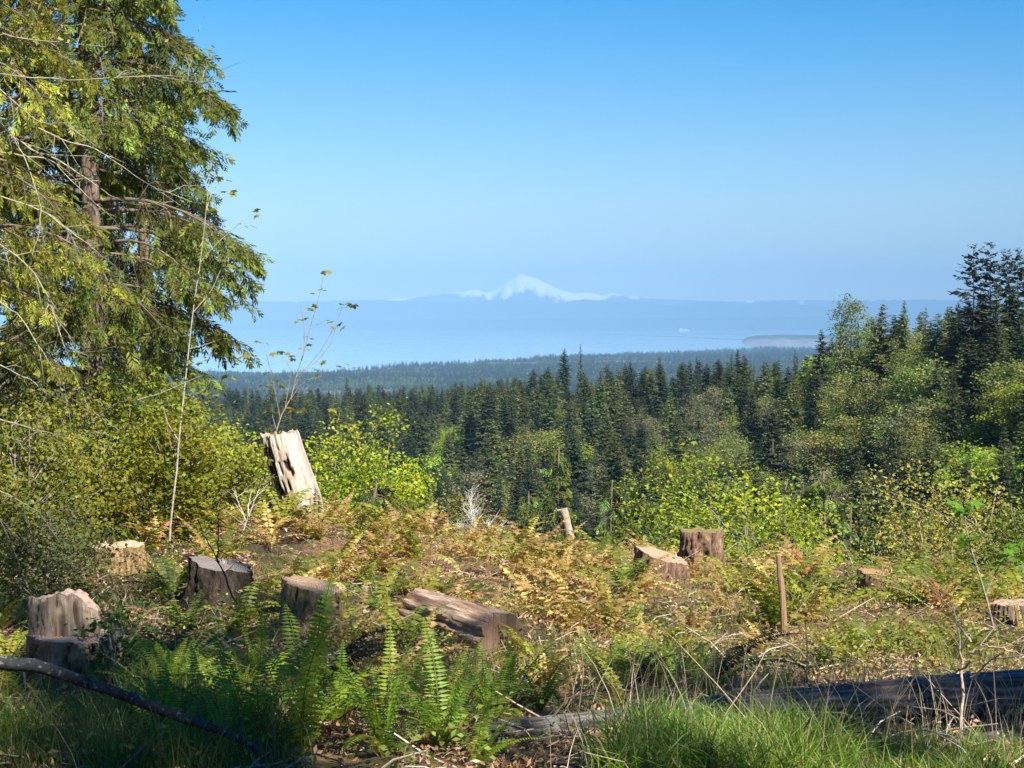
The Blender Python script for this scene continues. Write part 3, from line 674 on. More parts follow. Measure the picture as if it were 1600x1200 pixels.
def stump(label, px, pyt, pyb, Y, wpx, s, cutcol=(.62, .42, .24), group=None, name='tree_stump', **k):
    b = at(px, pyb, Y); zt = at(px, pyt, Y)[2]; z0 = min(gz(b[0], Y), b[2]) - .12
    r = wpx / 2 / F * Y; root = thing(name, label, 'stump', (b[0], Y, z0), 0, group)
    ck = {q: k.pop(q) for q in ('bowl', 'step', 'rough') if q in k}
    g, rim = stump_body(r, zt - z0, s, **k); link('bark', g.mesh('stump_bark', M_BARK), root)
    link('cut_face', cut_disc(rim, cutcol, s, **ck).mesh('cut_face', M_CUT), root)
    return root, rim, r, zt - z0
def splinters(root, rim, n, hgt, s, col=(.6, .42, .26), along=(1, 0), at_=(0, 0), ln=.3):
    """the ridge of torn fibres where the tree tipped over"""
    g = Geo(); c = rim.mean(0); t = rng.uniform(-1, 1, n); P = c + np.stack([at_[0] + along[0] * ln * t, at_[1] + along[1] * ln * t + rng.normal(0, .012, n), np.zeros(n) - .01], -1)
    T = P + np.stack([rng.normal(0, .012, n), rng.normal(0, .012, n), hgt * rng.uniform(.3, 1, n)], -1)
    tubes(g, np.stack([P, (P + T) / 2, T], 1), np.tile([.016, .012, .003], (n, 1)), vary(col, n, .05, .2), 4)
    link('splinter_ridge', g.mesh('splinters', M_WOOD, False), root)
RED = (.27, .16, .11); GREYB = (.20, .155, .125)
root, rim, r, h = stump('fresh stump with pale top and red bark in front of the square brown stump', 1036, 868, 962, 23, 78, 301, (.56, .37, .22), slope=(-.30, .06), flare=.75, ridge=.17, col=RED, lobes=6, jag=.012, group=None)
splinters(root, rim, 9, .06, 1, at_=(.05, 0), ln=.12)
root, rim, r, h = stump('square topped dark brown stump with blocky bark and mossy top', 1094, 829, 915, 26.5, 68, 302, (.30, .24, .09), flare=.14, ridge=.26, col=(.27, .17, .11), col2=(.07, .045, .03), lobes=4, jag=.02, decay=.3)
root, rim, r, h = stump('low stump with slanting orange brown top half hidden in bracken below the right shrubs', 1379, 899, 950, 24.5, 70, 303, (.45, .24, .12), slope=(-.22, .1), flare=.4, ridge=.2, col=(.2, .12, .08))
splinters(root, rim, 14, .16, 2, at_=(.05, .02), ln=.08)
root, rim, r, h = stump('stump with pale cut top cropped by the edge of the picture, tan splinter beside it', 1578, 942, 1005, 19, 60, 304, (.55, .38, .24), slope=(.05, .05), flare=.3, ridge=.16, col=(.24, .18, .14), taper=.1)
g = Geo(); q = at(1600, 1010, 18.7) - np.array(root.location); q2 = at(1588, 945, 18.7) - np.array(root.location); tubes(g, [[q, (q + q2) / 2, q2]], [[.05, .04, .02]], (.55, .34, .18), 6, jit=.3); link('torn_slab', g.mesh('torn_slab', M_WOOD, False), root)
root, rim, r, h = stump('stump with white cut top between the left tree and the shadows', 182, 852, 905, 22.5, 80, 305, (.66, .48, .32), slope=(.02, .03), flare=.3, ridge=.14, col=(.36, .24, .12), col2=(.16, .10, .05), jag=.012)
splinters(root, rim, 8, .07, 3, at_=(-.15, .1), ln=.1, col=(.8, .6, .4))
root, rim, r, h = stump('dark shaded stump with grey slanting cut top and a small fibre peak', 345, 881, 945, 20.5, 92, 306, (.26, .22, .19), slope=(-.18, .06), flare=.35, ridge=.16, col=(.065, .048, .036), col2=(.025, .019, .015), jag=.014)  # bark and cut colours darkened for the shade the stump stands in
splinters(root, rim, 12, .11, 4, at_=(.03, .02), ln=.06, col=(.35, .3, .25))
root, rim, r, h = stump('half sunlit stump with smooth tan cut top and mossy side behind the dark curled fern', 488, 914, 985, 17.5, 88, 307, (.44, .29, .18), slope=(-.24, .07), flare=.35, ridge=.12, col=(.33, .24, .12), col2=(.13, .10, .05), jag=.008)
# --- the old two-step stump at the left
def notched():
    Y = 13.6; b = at(122, 1075, Y); z0 = gz(b[0], Y) - .15; zt = at(122, 992, Y)[2]
    root = thing('notched_stump', 'old grey stump with a broken slab standing on its left half', 'stump', (b[0], Y, z0))
    g, rim = stump_body(.335, zt - z0, 311, flare=.12, ridge=.17, col=(.34, .26, .19), col2=(.10, .07, .05), slope=(-.02, .04), jag=.01, ell=.8, lobes=4)
    link('bark', g.mesh('notched_bark', M_BARK), root); link('cut_face', cut_disc(rim, (.62, .42, .3), 5).mesh('cut_face', M_CUT), root)
    hh = at(100, 930, Y)[2] - z0; h0 = zt - z0 - .05
    top = lambda X, Yy, T: np.where(X > .1, -(X - .1) * .65, 0) - .03 * (X < -.1) + .05 * np.exp(-((X + .0) / .04) ** 2)
    g, rim = stump_body(.235, hh - h0, 312, flare=.04, ridge=.24, col=(.58, .45, .33), col2=(.15, .10, .07), jag=.026, ell=.55, top=top, decay=.35, nt_=110)
    o = link('broken_slab', g.mesh('broken_slab', M_WOOD), root, (-.105, .03, h0)); d = link('slab_top', cut_disc(rim, (.5, .36, .28), 6, rough=.03).mesh('slab_top', M_WOOD), root, (-.105, .03, h0))
notched()
# --- tall leaning snag
def snag():
    Y = 27.; b = at(484, 838, Y); z0 = b[2] - .1; H = at(450, 678, Y)[2] - z0 ; nth, nz = 120, 90
    root = thing('leaning_snag', 'tall bleached broken trunk leaning left on the rise, riddled with dark holes', 'stump', (b[0], Y, z0))
    T, Zf = np.meshgrid(np.linspace(0, 2 * np.pi, nth, endpoint=False), np.linspace(0, 1, nz))
    r = np.interp(Zf, [0, .12, .25, .45, .8, 1], [.25, .26, .295, .33, .315, .30])
    rg = ridged(T, Zf * H, 5.0, 321, .5); fine = fbm(np.cos(T) * 16 + 9, np.sin(T) * 16 + Zf * 4, 3, 322)
    hole = fbm(T * 7.5 + 4, Zf * 5.5 + 2, 2, 328); side = np.cos(T - R(215))      # +1 at the left edge, dark with rot and char
    pit = sstep(.72, .77, hole + .05 * side) * (Zf > .08) * (Zf < .92)
    cav = np.exp(-((T - R(222)) / .42) ** 2 - ((Zf - .2) / .09) ** 2)                                # rotten pocket low on the left
    rr = r * (1 + .10 * (rg - .8) + .05 * (fine - .5)) - .07 * pit - .17 * cav - .05 * sstep(.5, .6, fbm(np.cos(T) * 3, np.sin(T) * 3 + Zf * 4, 3, 330)) * sstep(.2, .8, side)
    X = rr * np.cos(T); Yy = rr * np.sin(T)
    top = H + .12 * X - .05 * Yy + .035 * (fbm(np.cos(T) * 5, np.sin(T) * 5, 3, 333) - .5) * 4
    Z = Zf * top; lean = -.25
    X2 = X * .92 + lean * Z + .03 * np.sin(Zf * 5); 
    pale = np.array((.70, .62, .52)); tan = np.array((.50, .39, .29)); dk = np.array((.035, .022, .018)); rust = np.array((.34, .19, .10))
    k = sstep(.35, .65, fine)[..., None]; C = tan * (1 - k) + pale * k
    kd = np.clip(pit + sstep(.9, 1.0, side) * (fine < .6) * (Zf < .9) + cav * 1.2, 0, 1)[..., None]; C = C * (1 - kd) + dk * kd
    lo = (sstep(.24, .10, Zf) * .8 * (1 - kd[..., 0]))[..., None]; C = C * (1 - lo) + rust * lo
    g = Geo(); idx = np.arange(T.size).reshape(T.shape); a = idx[:-1]; bb = idx[1:]
    g.add(np.stack([X2, Yy, Z], -1), np.stack([a, np.roll(a, -1, 1), np.roll(bb, -1, 1), bb], -1).reshape(-1, 4), C.reshape(-1, 3))
    link('trunk', g.mesh('snag_trunk', M_WOOD), root)
    rim = np.stack([X2[-1], Yy[-1], Z[-1]], -1); link('broken_top', cut_disc(rim, (.5, .38, .27), 7, rough=.05, bowl=.06).mesh('broken_top', M_WOOD), root)
    # hanging bark on the left, a bark plate low on the right, crumbled wood at the foot
    g = Geo(); n = 46; zz = rng.uniform(.33, .66, n) * H; aa = R(205) + rng.normal(0, .25, n); P = np.stack([(.37 + .02 * rng.random(n)) * np.cos(aa) + lean * zz, .36 * np.sin(aa), zz], -1)
    D = np.stack([rng.normal(-.25, .2, n), rng.normal(0, .2, n), -np.ones(n)], -1); rhombs(g, P, D, rdirs(n) + np.array((-1, 0, 0)), rng.uniform(.08, .2, n), rng.uniform(.03, .07, n), vary((.05, .03, .025), n)); link('hanging_bark', g.mesh('hanging_bark', M_DRY, False), root)
    g, _ = stump_body(.14, .36, 340, flare=.15, ridge=.2, col=(.36, .20, .17), col2=(.15, .07, .06), nt_=40, nz=16, taper=.35); o = link('bark_plate', g.mesh('bark_plate', M_BARK), root, (.17, -.17, .02))
    g = Geo(); n = 260; P = rng.normal(0, 1, (n, 3)) * np.array((.26, .16, .05)) + np.array((.02, -.22, .10)); rhombs(g, P, rdirs(n), rdirs(n), rng.uniform(.03, .11, n), rng.uniform(.02, .05, n), vary((.62, .44, .30), n, .1, .35), fold=.2); link('crumbled_wood', g.mesh('crumbled_wood', M_DRY, False), root, kind='stuff')
snag()
def log_thing(name, label, A, B, r0, r1, s, mat, col, col2, cat='log', ridge=.12, bend=.0, nl=70, nth=56, ends=(.5, .36, .24), patches=None):
    A = np.array(A); B = np.array(B); L_ = np.linalg.norm(B - A); root = thing(name, label, cat, tuple(A))
    root.rotation_mode = 'QUATERNION'; root.rotation_quaternion = Vector(B - A).to_track_quat('X', 'Z')
    T, Xf = np.meshgrid(np.linspace(0, 2 * np.pi, nth, endpoint=False), np.linspace(0, 1, nl)); X = Xf * L_
    rg = ridged(T, X, 4.5, s, .6); f2 = fbm(np.cos(T) * 9 + 3, np.sin(T) * 9 + X * 3, 3, s + 1)
    rr = (r0 + (r1 - r0) * Xf) * (1 + ridge * (rg - .75) * 1.5 + ridge * (f2 - .5))
    zo = bend * np.sin(Xf * np.pi) + .02 * (fbm(X * 1.3, 0 * X, 2, s) - .5)
    V = np.stack([X, rr * np.cos(T), rr * np.sin(T) + zo], -1); k = sstep(.4, .7, f2)[..., None]; C = np.array(col2) * (1 - k) + np.array(col) * k
    g = Geo(); idx = np.arange(T.size).reshape(T.shape); a = idx[:-1]; b = idx[1:]
    g.add(V, np.stack([a, b, np.roll(b, -1, 1), np.roll(a, -1, 1)], -1).reshape(-1, 4), C.reshape(-1, 3)); link('bark', g.mesh('log_bark', mat), root)
    for q, rim in enumerate((V[0], V[-1])):
        g = Geo(); c = rim.mean(0); rings = [c + (rim - c) * f + np.array((rng.normal(0, .004) + (.0 if q == 0 else 0), 0, 0)) for f in (1, .7, .4)]; VV = np.concatenate(rings + [c[None]])
        i2 = np.arange(3 * nth).reshape(3, nth); a = i2[:-1]; b = i2[1:]; g.add(VV, np.stack([a, np.roll(a, -1, 1), np.roll(b, -1, 1), b], -1).reshape(-1, 4), ends)
        g.F.append(np.stack([i2[-1], np.roll(i2[-1], -1), np.full(nth, 3 * nth)], -1)); g.M.append(np.zeros(nth, int)); link('log_end', g.mesh('log_end', M_WOOD), root)
    return root
M_WOODX = surfmat('split_wood', (4, 50, 50), 7, .5, 1.3, 1.0, .02, .85, None)
A = at(725, 1158, 10.9); B = at(1900, 1075, 13.0)
lg = log_thing('fallen_log', 'long shaded grey barked log lying across the lower right behind the grass', A, B, .08, .18, 351, M_BARKH, (.24, .215, .195), (.08, .068, .06), ridge=.14, bend=.06, nl=150)
for t_, a_ in ((.42, 60), (.63, 100), (.8, 40)):
    g = Geo(); L_ = np.linalg.norm(B - A); rr = .08 + .10 * t_; p = np.array((L_ * t_, rr * math.cos(R(a_)) * -.9, rr * math.sin(R(a_)) * .9)); d = np.array((.3, -math.cos(R(a_)), math.sin(R(a_)))); tubes(g, [[p, p + d * .05, p + d * .09]], [[.022, .018, .012]], (.13, .10, .08), 8, cap=True, jit=.3); link('branch_stub', g.mesh('branch_stub', M_LICHEN), lg)
A = at(1330, 1190, 10.6); B = at(1640, 1165, 11.3)
log_thing('small_log', 'smaller bluish grey log lying in shade below the long log', A, B, .06, .085, 352, M_BARKH, (.17, .155, .145), (.06, .055, .05), nl=50)
A = at(658, 962, 17.4); B = at(784, 1000, 16.1)
log_thing('split_log_section', 'short thick section of split brown log slanting down in full sun', A, B, .23, .215, 353, M_WOODX, (.72, .53, .38), (.42, .26, .17), ridge=.34, nl=80, ends=(.22, .14, .09))
A = at(835, 947, 20.0); B = at(925, 935, 20.5)
log_thing('pale_stick', 'bare pale broken stick lying on red litter left of the fresh stump', A, B, .03, .022, 354, M_WOODX, (.6, .48, .38), (.4, .3, .22), nl=20, nth=12)
# pale broken post and brown broken sapling
def post(label, pts, Y, radii, col, mat, s, name='broken_post', stubs=()):
    P = np.array([at(a, b, Y) for a, b in pts]); root = thing(name, label, 'post' if name == 'broken_post' else 'dead branch', tuple(P[0])); P = P - P[0]
    n = 26; t = np.linspace(0, len(P) - 1, n); Pi = np.stack([np.interp(t, np.arange(len(P)), P[:, k]) for k in range(3)], -1)
    ri = np.interp(t, np.arange(len(P)), radii) * (1 + .22 * (fbm(t * 2.1, 0 * t, 3, s) - .5)); g = Geo(); tubes(g, [Pi], [ri], col, 12, cap=True, jit=.16); link('stem', g.mesh('post_stem', mat), root)
    for (f, dx, dz, rr) in stubs:
        p = Pi[int(f * (n - 1))]; g = Geo(); e = p + np.array((dx, -.03, dz)); tubes(g, [[p, (p + e) / 2 + (0, 0, .01), e]], [[rr, rr * .8, rr * .4]], col, 6, jit=.2); link('stub', g.mesh('stub', mat), root)
    return root
post('upright pale broken post of dead wood standing on the crest of the clearing', [(896, 885), (893, 850), (886, 815), (880, 795)], 31, [.07, .066, .06, .075], (.55, .44, .33), M_WOOD, 1, stubs=[(.93, -.12, .03, .03), (.55, .1, -.1, .015)])
post('thin brown broken stem standing upright between the square stump and the low stump', [(1225, 985), (1223, 935), (1219, 900), (1216, 868)], 18.5, [.034, .032, .03, .022], (.36, .23, .13), M_WOOD, 2, stubs=[(.9, .06, .05, .01)])
# dark leaning branch, lower left
P = [(-40, 1020), (0, 1036), (60, 1040), (130, 1065), (205, 1090), (275, 1118), (340, 1140), (392, 1163), (405, 1180)]
br = post('long dark lichen speckled branch slanting down across the lower left corner', P[::-1], 9.7, [.012, .020, .023, .026, .029, .031, .034, .037, .039], (.045, .047, .05), M_LICHEN, 3, name='leaning_branch', stubs=[(.3, .03, .03, .006), (.62, -.02, .04, .008), (.8, .02, -.16, .008)])
log_thing('dead_limb', 'thin dead limb lying in deep shade under the long log', at(1540, 1150, 11.2), at(1640, 1128, 11.6), .02, .014, 355, M_LICHEN, (.13, .12, .11), (.06, .05, .05), 'dead branch', nl=16, nth=8)

# ------------------------------------------------------------------ evergreens at the left, with hanging sprays
def big_conifer(name, label, px, Y, ztop, r, nbr, s, col, z1=1.2, spray=.24, nsp=26, trunk_r=.17, droop=.3, mat=None, lean=0, prof=None):
    global rng
    keep = rng; rng = np.random.default_rng(s)
    x = (px - 800) / F * Y; zb = gz(x, Y); H = ztop - zb; root = thing(name, label, 'conifer', (x, Y, zb - .2)) if label else None
    g = Geo(); zt = np.linspace(0, 1, 14); tubes(g, [np.stack([lean * zt + .05 * np.sin(zt * 7), 0 * zt, zt * H], -1)], [trunk_r * (1.15 - zt) + .01 + .06 * np.exp(-zt * 30)], (.23, .17, .13), 18, jit=.14); tm = g.mesh('conifer_trunk', M_TRUNK)
    gb = Geo(); gl = Geo(); bp = []; brr = []; SB = []; SD = []; SC = []; SL = []
    for i in range(nbr):
        f = z1 / H + (1 - z1 / H) * (i + rng.random()) / nbr; ll = r * rng.uniform(.55, 1.1) * min(1, (1 - f) * 1.9 + .08); az = rng.random() * 6.283
        if prof:
            py_ = proj(x, Y, zb - .2 + f * H)[1] + 35
            if math.cos(az) > .1: ll = r * np.interp(py_, prof[0], prof[1]) * rng.uniform(.78, 1.0) / max(.75, math.cos(az))
            if math.sin(az) < -.3 and rng.random() < (.4 if 280 < py_ < 360 or 500 < py_ < 560 else .02): continue
        o = np.array((lean * f, 0, f * H)); d = np.array((math.cos(az), math.sin(az), 0.)); K = 9; t = np.linspace(0, 1, K); up = rng.uniform(.0, .45)
        Pp = o + d * (ll * t)[:, None] + np.array((0, 0, 1.)) * (ll * (up * t - (droop + up * .9) * t ** 2.2))[:, None] + np.cross(d, (0, 0, 1.)) * (ll * rng.normal(0, .12) * t ** 2)[:, None]
        bp.append(Pp); brr.append(np.linspace(.012 + .010 * ll, .003, K))
        bsh = math.exp(rng.normal(-.05, .34))
        n2 = max(4, int(nsp * ll / r)); tt = rng.uniform(.2, 1, n2) ** .8; base = np.stack([np.interp(tt, t, Pp[:, k]) for k in range(3)], -1)
        sd = np.where(rng.random(n2) < .5, 1, -1)[:, None] * np.cross(d, (0, 0, 1.)); tl = ll * .34 * (1.15 - tt) + .18
        dirn = unit(d * rng.uniform(.3, .9, (n2, 1)) + sd * rng.uniform(.2, 1, (n2, 1)) + np.array((0, 0, -.25)) + rng.normal(0, .12, (n2, 3)))
        e = base + dirn * tl[:, None] + np.array((0, 0, -1)) * (tl * .3)[:, None]; m_ = (base + e) / 2 + np.array((0, 0, .04))
        tubes(gb, np.stack([base, m_, e], 1), np.tile([.006, .004, .002], (n2, 1)), (.16, .12, .07), 3)
        for q in (.25, .5, .72, .9, 1.0):
            c = base * (1 - q) ** 2 + m_ * 2 * q * (1 - q) + e * q * q; k = rng.random(n2) < .9
            SB.append(c[k]); SD.append(unit(dirn[k] * rng.uniform(.2, .8, (k.sum(), 1)) + np.array((0, 0, -1)) * rng.uniform(.35, 1.2, (k.sum(), 1)) + rng.normal(0, .3, (k.sum(), 3)))); SC.append(np.full(k.sum(), bsh)); SL.append(rng.uniform(.6, 1.3, k.sum()) * spray)
    tubes(gb, np.array(bp), np.array(brr), (.2, .155, .11), 5)
    SB = np.concatenate(SB); SD = np.concatenate(SD); SC = np.concatenate(SC); SL = np.concatenate(SL); n = len(SB); Nn = rdirs(n); cc = vary(col, n, .12, .32) * SC[:, None]
    side = unit(np.cross(SD, Nn))
    for q, sg, ln in ((.0, 1, .38), (.12, -1, .45), (.24, 1, .48), (.36, -1, .48), (.48, 1, .42), (.6, -1, .38), (.72, 1, .3), (.82, -1, .26), (.5, 0, .55)):
        D = unit(SD * .9 + side * sg * .75 + np.array((0, 0, -.12)))
        rhombs(gl, SB + SD * (SL * q)[:, None], D, Nn + rng.normal(0, .35, (n, 3)), SL * ln * rng.uniform(.8, 1.2, n), SL * .11, cc * np.exp(rng.normal(0, .12, (n, 1))), 0, .5, .1)
    rng = keep; bm_ = gb.mesh('conifer_branches', M_TWIG); lm = gl.mesh('conifer_sprays', mat or M_NEEDLE, False)
    if root: link('trunk', tm, root); link('branches', bm_, root); link('crown', lm, root)
    return tm, bm_, lm, H
YG = (.235, .24, .03); DG = (.09, .125, .032)
treeA = big_conifer('cedar_tree', 'tall conifer with drooping yellow green sprays and visible grey trunk at the left', 140, 28, 11.5, 2.75, 255, 401, (.14, .175, .03), .5, .23, 28, .15, prof=([0, 50, 100, 130, 170, 200, 240, 265, 305, 330, 360, 400, 450, 500, 540, 600, 680, 760], [.5, .62, .78, .82, .95, .8, .5, .36, .40, .85, 1.0, .85, .70, .72, .66, .55, .5, .4]))
treeB = big_conifer('cedar_tree', 'darker narrow conifer behind, to the right of the grey trunk', 225, 33, 9, 1.05, 130, 402, DG, .6, .22, 24, .13)
treeC = big_conifer('cedar_tree', 'conifer cropped by the left edge with sunlit olive sprays', -90, 23, 8, 2.2, 95, 403, YG, 1.2, .18, 26, .16)
treeD = big_conifer('cedar_tree', 'dark conifer filling the gaps behind at the left edge', 40, 37, 8.0, 2.1, 90, 404, DG, .8, .27, 22, .16)
treeE = big_conifer('young_cedar', 'young drooping cedar low behind the right side of the leaning snag', 585, 40, at(585, 742, 40)[2], 1.5, 60, 405, (.07, .10, .03), .4, .22, 18, .05, .4)
treeF = big_conifer('young_cedar', 'young yellow green conifer with open spire in front of the dark ridge', 872, 64, at(872, 688, 64)[2], 1.5, 110, 406, (.14, .18, .04), .5, .30, 16, .07, .25)
treeG = big_conifer('young_cedar', 'young green conifer right of the pale broken post', 955, 60, at(955, 742, 60)[2], 1.8, 90, 407, (.085, .12, .035), .5, .34, 16, .07, .25)
def copy_tree(parts, name, label, px, Y, pyt, wid=1., zt=None, cat='conifer', group=None):
    tm, bm_, lm, H0 = parts; x = (px - 800) / F * Y; zb = gz(x, Y); H = (zt if zt is not None else at(px, pyt, Y)[2]) - zb
    o = thing(name, label, cat, (x, Y, zb - .2), rng.random() * 6.28, group); s = H / H0; o.scale = (s * wid, s * wid, s)
    for nm, me in (('trunk', tm), ('branches', bm_), ('crown', lm)): link(nm, me, o)
    return o
copy_tree(treeG, 'young_cedar', 'young conifer low in the gap right of centre, in front of the ridge', 1010, 70, 770, 1.2)
copy_tree(treeF, 'young_cedar', 'thin young conifer left of the yellow green open spire', 826, 75, 760, 1.0)
copy_tree(treeG, 'young_cedar', 'drooping conifer behind the gap between the two right hand bushes', 1330, 55, 775, 1.0)
copy_tree(treeF, 'young_cedar', 'grey green conifer just left of the big right maple bush', 1290, 85, 730, 1.5)
copy_tree(treeG, 'young_cedar', 'conifer behind the bright left bush, dark against it', 640, 80, 730, 1.1)

# ------------------------------------------------------------------ leafy bushes beyond the crest
def leafy(name, label, px, pyt, Y, wpx, nc, nl, ls, s, col, cat='bush', crown0=.2, spread=.14, twig=(.25, .22, .17), base=None, grp=None):
    x = (px - 800) / F * Y; zb = gz(x, Y) if base is None else base; zt = at(px, pyt, Y)[2]; h = zt - zb + .15; r = wpx * .6 / F * Y
    global rng
    keep = rng; rng = np.random.default_rng(s); root = thing(name, label, cat, (x, Y, zb - .15), 0, grp)
    v = rdirs(nc); lump = .66 + .6 * fbm(v[:, 0] * 1.9 + 5, v[:, 1] * 1.9 + v[:, 2] * 1.5, 3, s); zc = h * (crown0 + 1) / 2; rz = h * (1 - crown0) / 2
    q0 = rng.random(nc) ** .36 * lump; q0 = q0 / np.quantile(q0, .93); P = v * q0[:, None] * np.array((r, r, rz)) + np.array((0, 0, zc)); P[:, 2] = np.clip(P[:, 2], .1, h * 1.03); nl = int(nl * 1.42); ls = ls * .98; g = Geo()
    ns = 5; stems = []
    for k in range(ns):
        q = P[k * 3]; z = np.linspace(0, 1, 6); b0 = rng.normal(0, .08, 2); e = np.array((q[0] * .6, q[1] * .6, h * rng.uniform(.75, .95)))
        S_ = np.stack([b0[0] + (e[0] - b0[0]) * z ** 1.4, b0[1] + (e[1] - b0[1]) * z ** 1.4, e[2] * z], -1); stems.append(S_)
    tubes(g, np.array(stems), np.tile(np.linspace(.013, .003, 6) * min(h, 5), (ns, 1)), twig, 6); link('stems', g.mesh('bush_stems', M_LICHEN), root)
    g = Geo(); nb = min(nc, 140); Q = P[:nb]; O = np.array([stems[i % ns][np.argmin(np.abs(stems[i % ns][:, 2] - max(.1 * h, q[2] - .5 * np.hypot(q[0], q[1]) - .1 * h)))] for i, q in enumerate(Q)])
    tubes(g, np.stack([O, O * .45 + Q * .55 + np.array((0, 0, .02 * h)), Q], 1), np.tile(np.array([.006, .0035, .0012]) * min(h, 4), (nb, 1)), twig, 4); link('branches', g.mesh('bush_branches', M_TWIG), root)
    g = Geo(); cc = np.repeat(vary(col, nc, .1, .18), nl, 0); n = nc * nl; off = rng.normal(0, 1, (n, 3)) * spread * r * np.array((1, 1, .7)); B = np.repeat(P, nl, 0) + off
    Bz = np.maximum(B[:, 2], .05); B[:, 2] = Bz; D = rdirs(n); D[:, 2] = D[:, 2] * .5 - .2; L_ = ls * rng.uniform(.6, 1.35, n)
    nn = rdirs(n) * .9 + np.array((.15, -.25, .8)); C = cc * np.exp(rng.normal(0, .16, (n, 1)))
    S2 = unit(np.cross(unit(D), nn))
    rhombs(g, B, D, nn, L_, L_ * .55, C, 0, .5, .12)
    k = rng.random(n) < .45
    rhombs(g, B[k], unit(D[k] + S2[k] * .9), nn[k], L_[k] * .7, L_[k] * .4, C[k], 0, .5, .12); rhombs(g, B[k], unit(D[k] - S2[k] * .9), nn[k], L_[k] * .7, L_[k] * .4, C[k], 0, .5, .12)
    link('crown', g.mesh('bush_leaves', M_LEAF, False), root); rng = keep; return root
LIME = (.37, .43, .03); LIME2 = (.33, .38, .035); OCH = (.40, .38, .08); DUL = (.22, .24, .035)
leafy('maple_bush', 'bright yellow green maple right behind the leaning snag', 558, 632, 50, 215, 210, 70, .10, 501, LIME, 'maple tree', .25)
leafy('maple_bush', 'yellow green maple thicket between the conifer trunk and the leaning snag', 335, 652, 44, 220, 170, 60, .095, 502, LIME2, 'maple tree', .2)
leafy('maple_bush', 'large rounded maple bush behind the square dark stump', 1148, 722, 48, 320, 230, 70, .11, 503, LIME, 'maple tree', .2)
leafy('maple_bush', 'lower sloping shoulder of maple foliage right of the large rounded bush', 1225, 780, 45, 190, 110, 55, .10, 504, (.22, .25, .03), 'maple tree', .2)
leafy('alder_bush', 'wide pale ochre leaved shrub at the right behind the low stump', 1500, 738, 38, 290, 240, 60, .075, 505, OCH, 'shrub', .1, .16, (.35, .28, .18))
leafy('alder_bush', 'green shrub at the far right edge beside the pale ochre one', 1604, 765, 34, 190, 120, 50, .075, 506, (.17, .22, .04), 'shrub', .05)
leafy('alder_bush', 'darker green shrub between the two right hand thickets', 1380, 800, 42, 160, 110, 55, .085, 507, (.10, .14, .035), 'shrub', .05)
leafy('willow_bush', 'low yellow green bush on the crest left of the dead grey shrub', 690, 795, 42, 170, 110, 55, .08, 508, (.24, .25, .03), 'shrub', .1)
leafy('willow_bush', 'low yellow bush on the crest below the young drooping cedar', 610, 785, 39, 140, 90, 50, .08, 509, (.18, .2, .03), 'shrub', .1)
leafy('willow_bush', 'small green bush on the crest between the pale post and the fresh stump', 985, 815, 40, 120, 80, 50, .085, 510, (.14, .18, .03), 'shrub', .1)
leafy('vine_maple', 'sunlit yellow green vine maple low in front of the conifer trunk', 180, 585, 26, 260, 150, 46, .065, 511, (.25, .27, .025), 'shrub', .15)
leafy('vine_maple', 'yellow green leafy shrub below the hanging conifer boughs', 290, 640, 25, 170, 110, 46, .065, 512, (.27, .28, .025), 'shrub', .1)
leafy('vine_maple', 'olive leaved shrub in half shade at the left edge', 40, 640, 22.5, 230, 130, 44, .055, 513, DUL, 'shrub', .05)
leafy('vine_maple', 'dull green low shrub in deep shade behind the notched stump', 60, 770, 19.5, 200, 70, 44, .045, 514, (.12, .14, .045), 'shrub', .0)
leafy('vine_maple', 'green shrub behind the white topped stump', 235, 740, 24.5, 150, 90, 44, .06, 515, (.22, .23, .03), 'shrub', .05)
leafy('alder_bush', 'low bush on the slope just right of the low slanting stump', 1440, 880, 29, 110, 50, 45, .06, 516, (.2, .2, .05), 'shrub', .0)
leafy('alder_bush', 'low yellowish bush right of the square dark stump', 1270, 850, 33, 120, 60, 45, .065, 517, (.24, .23, .05), 'shrub', .0)
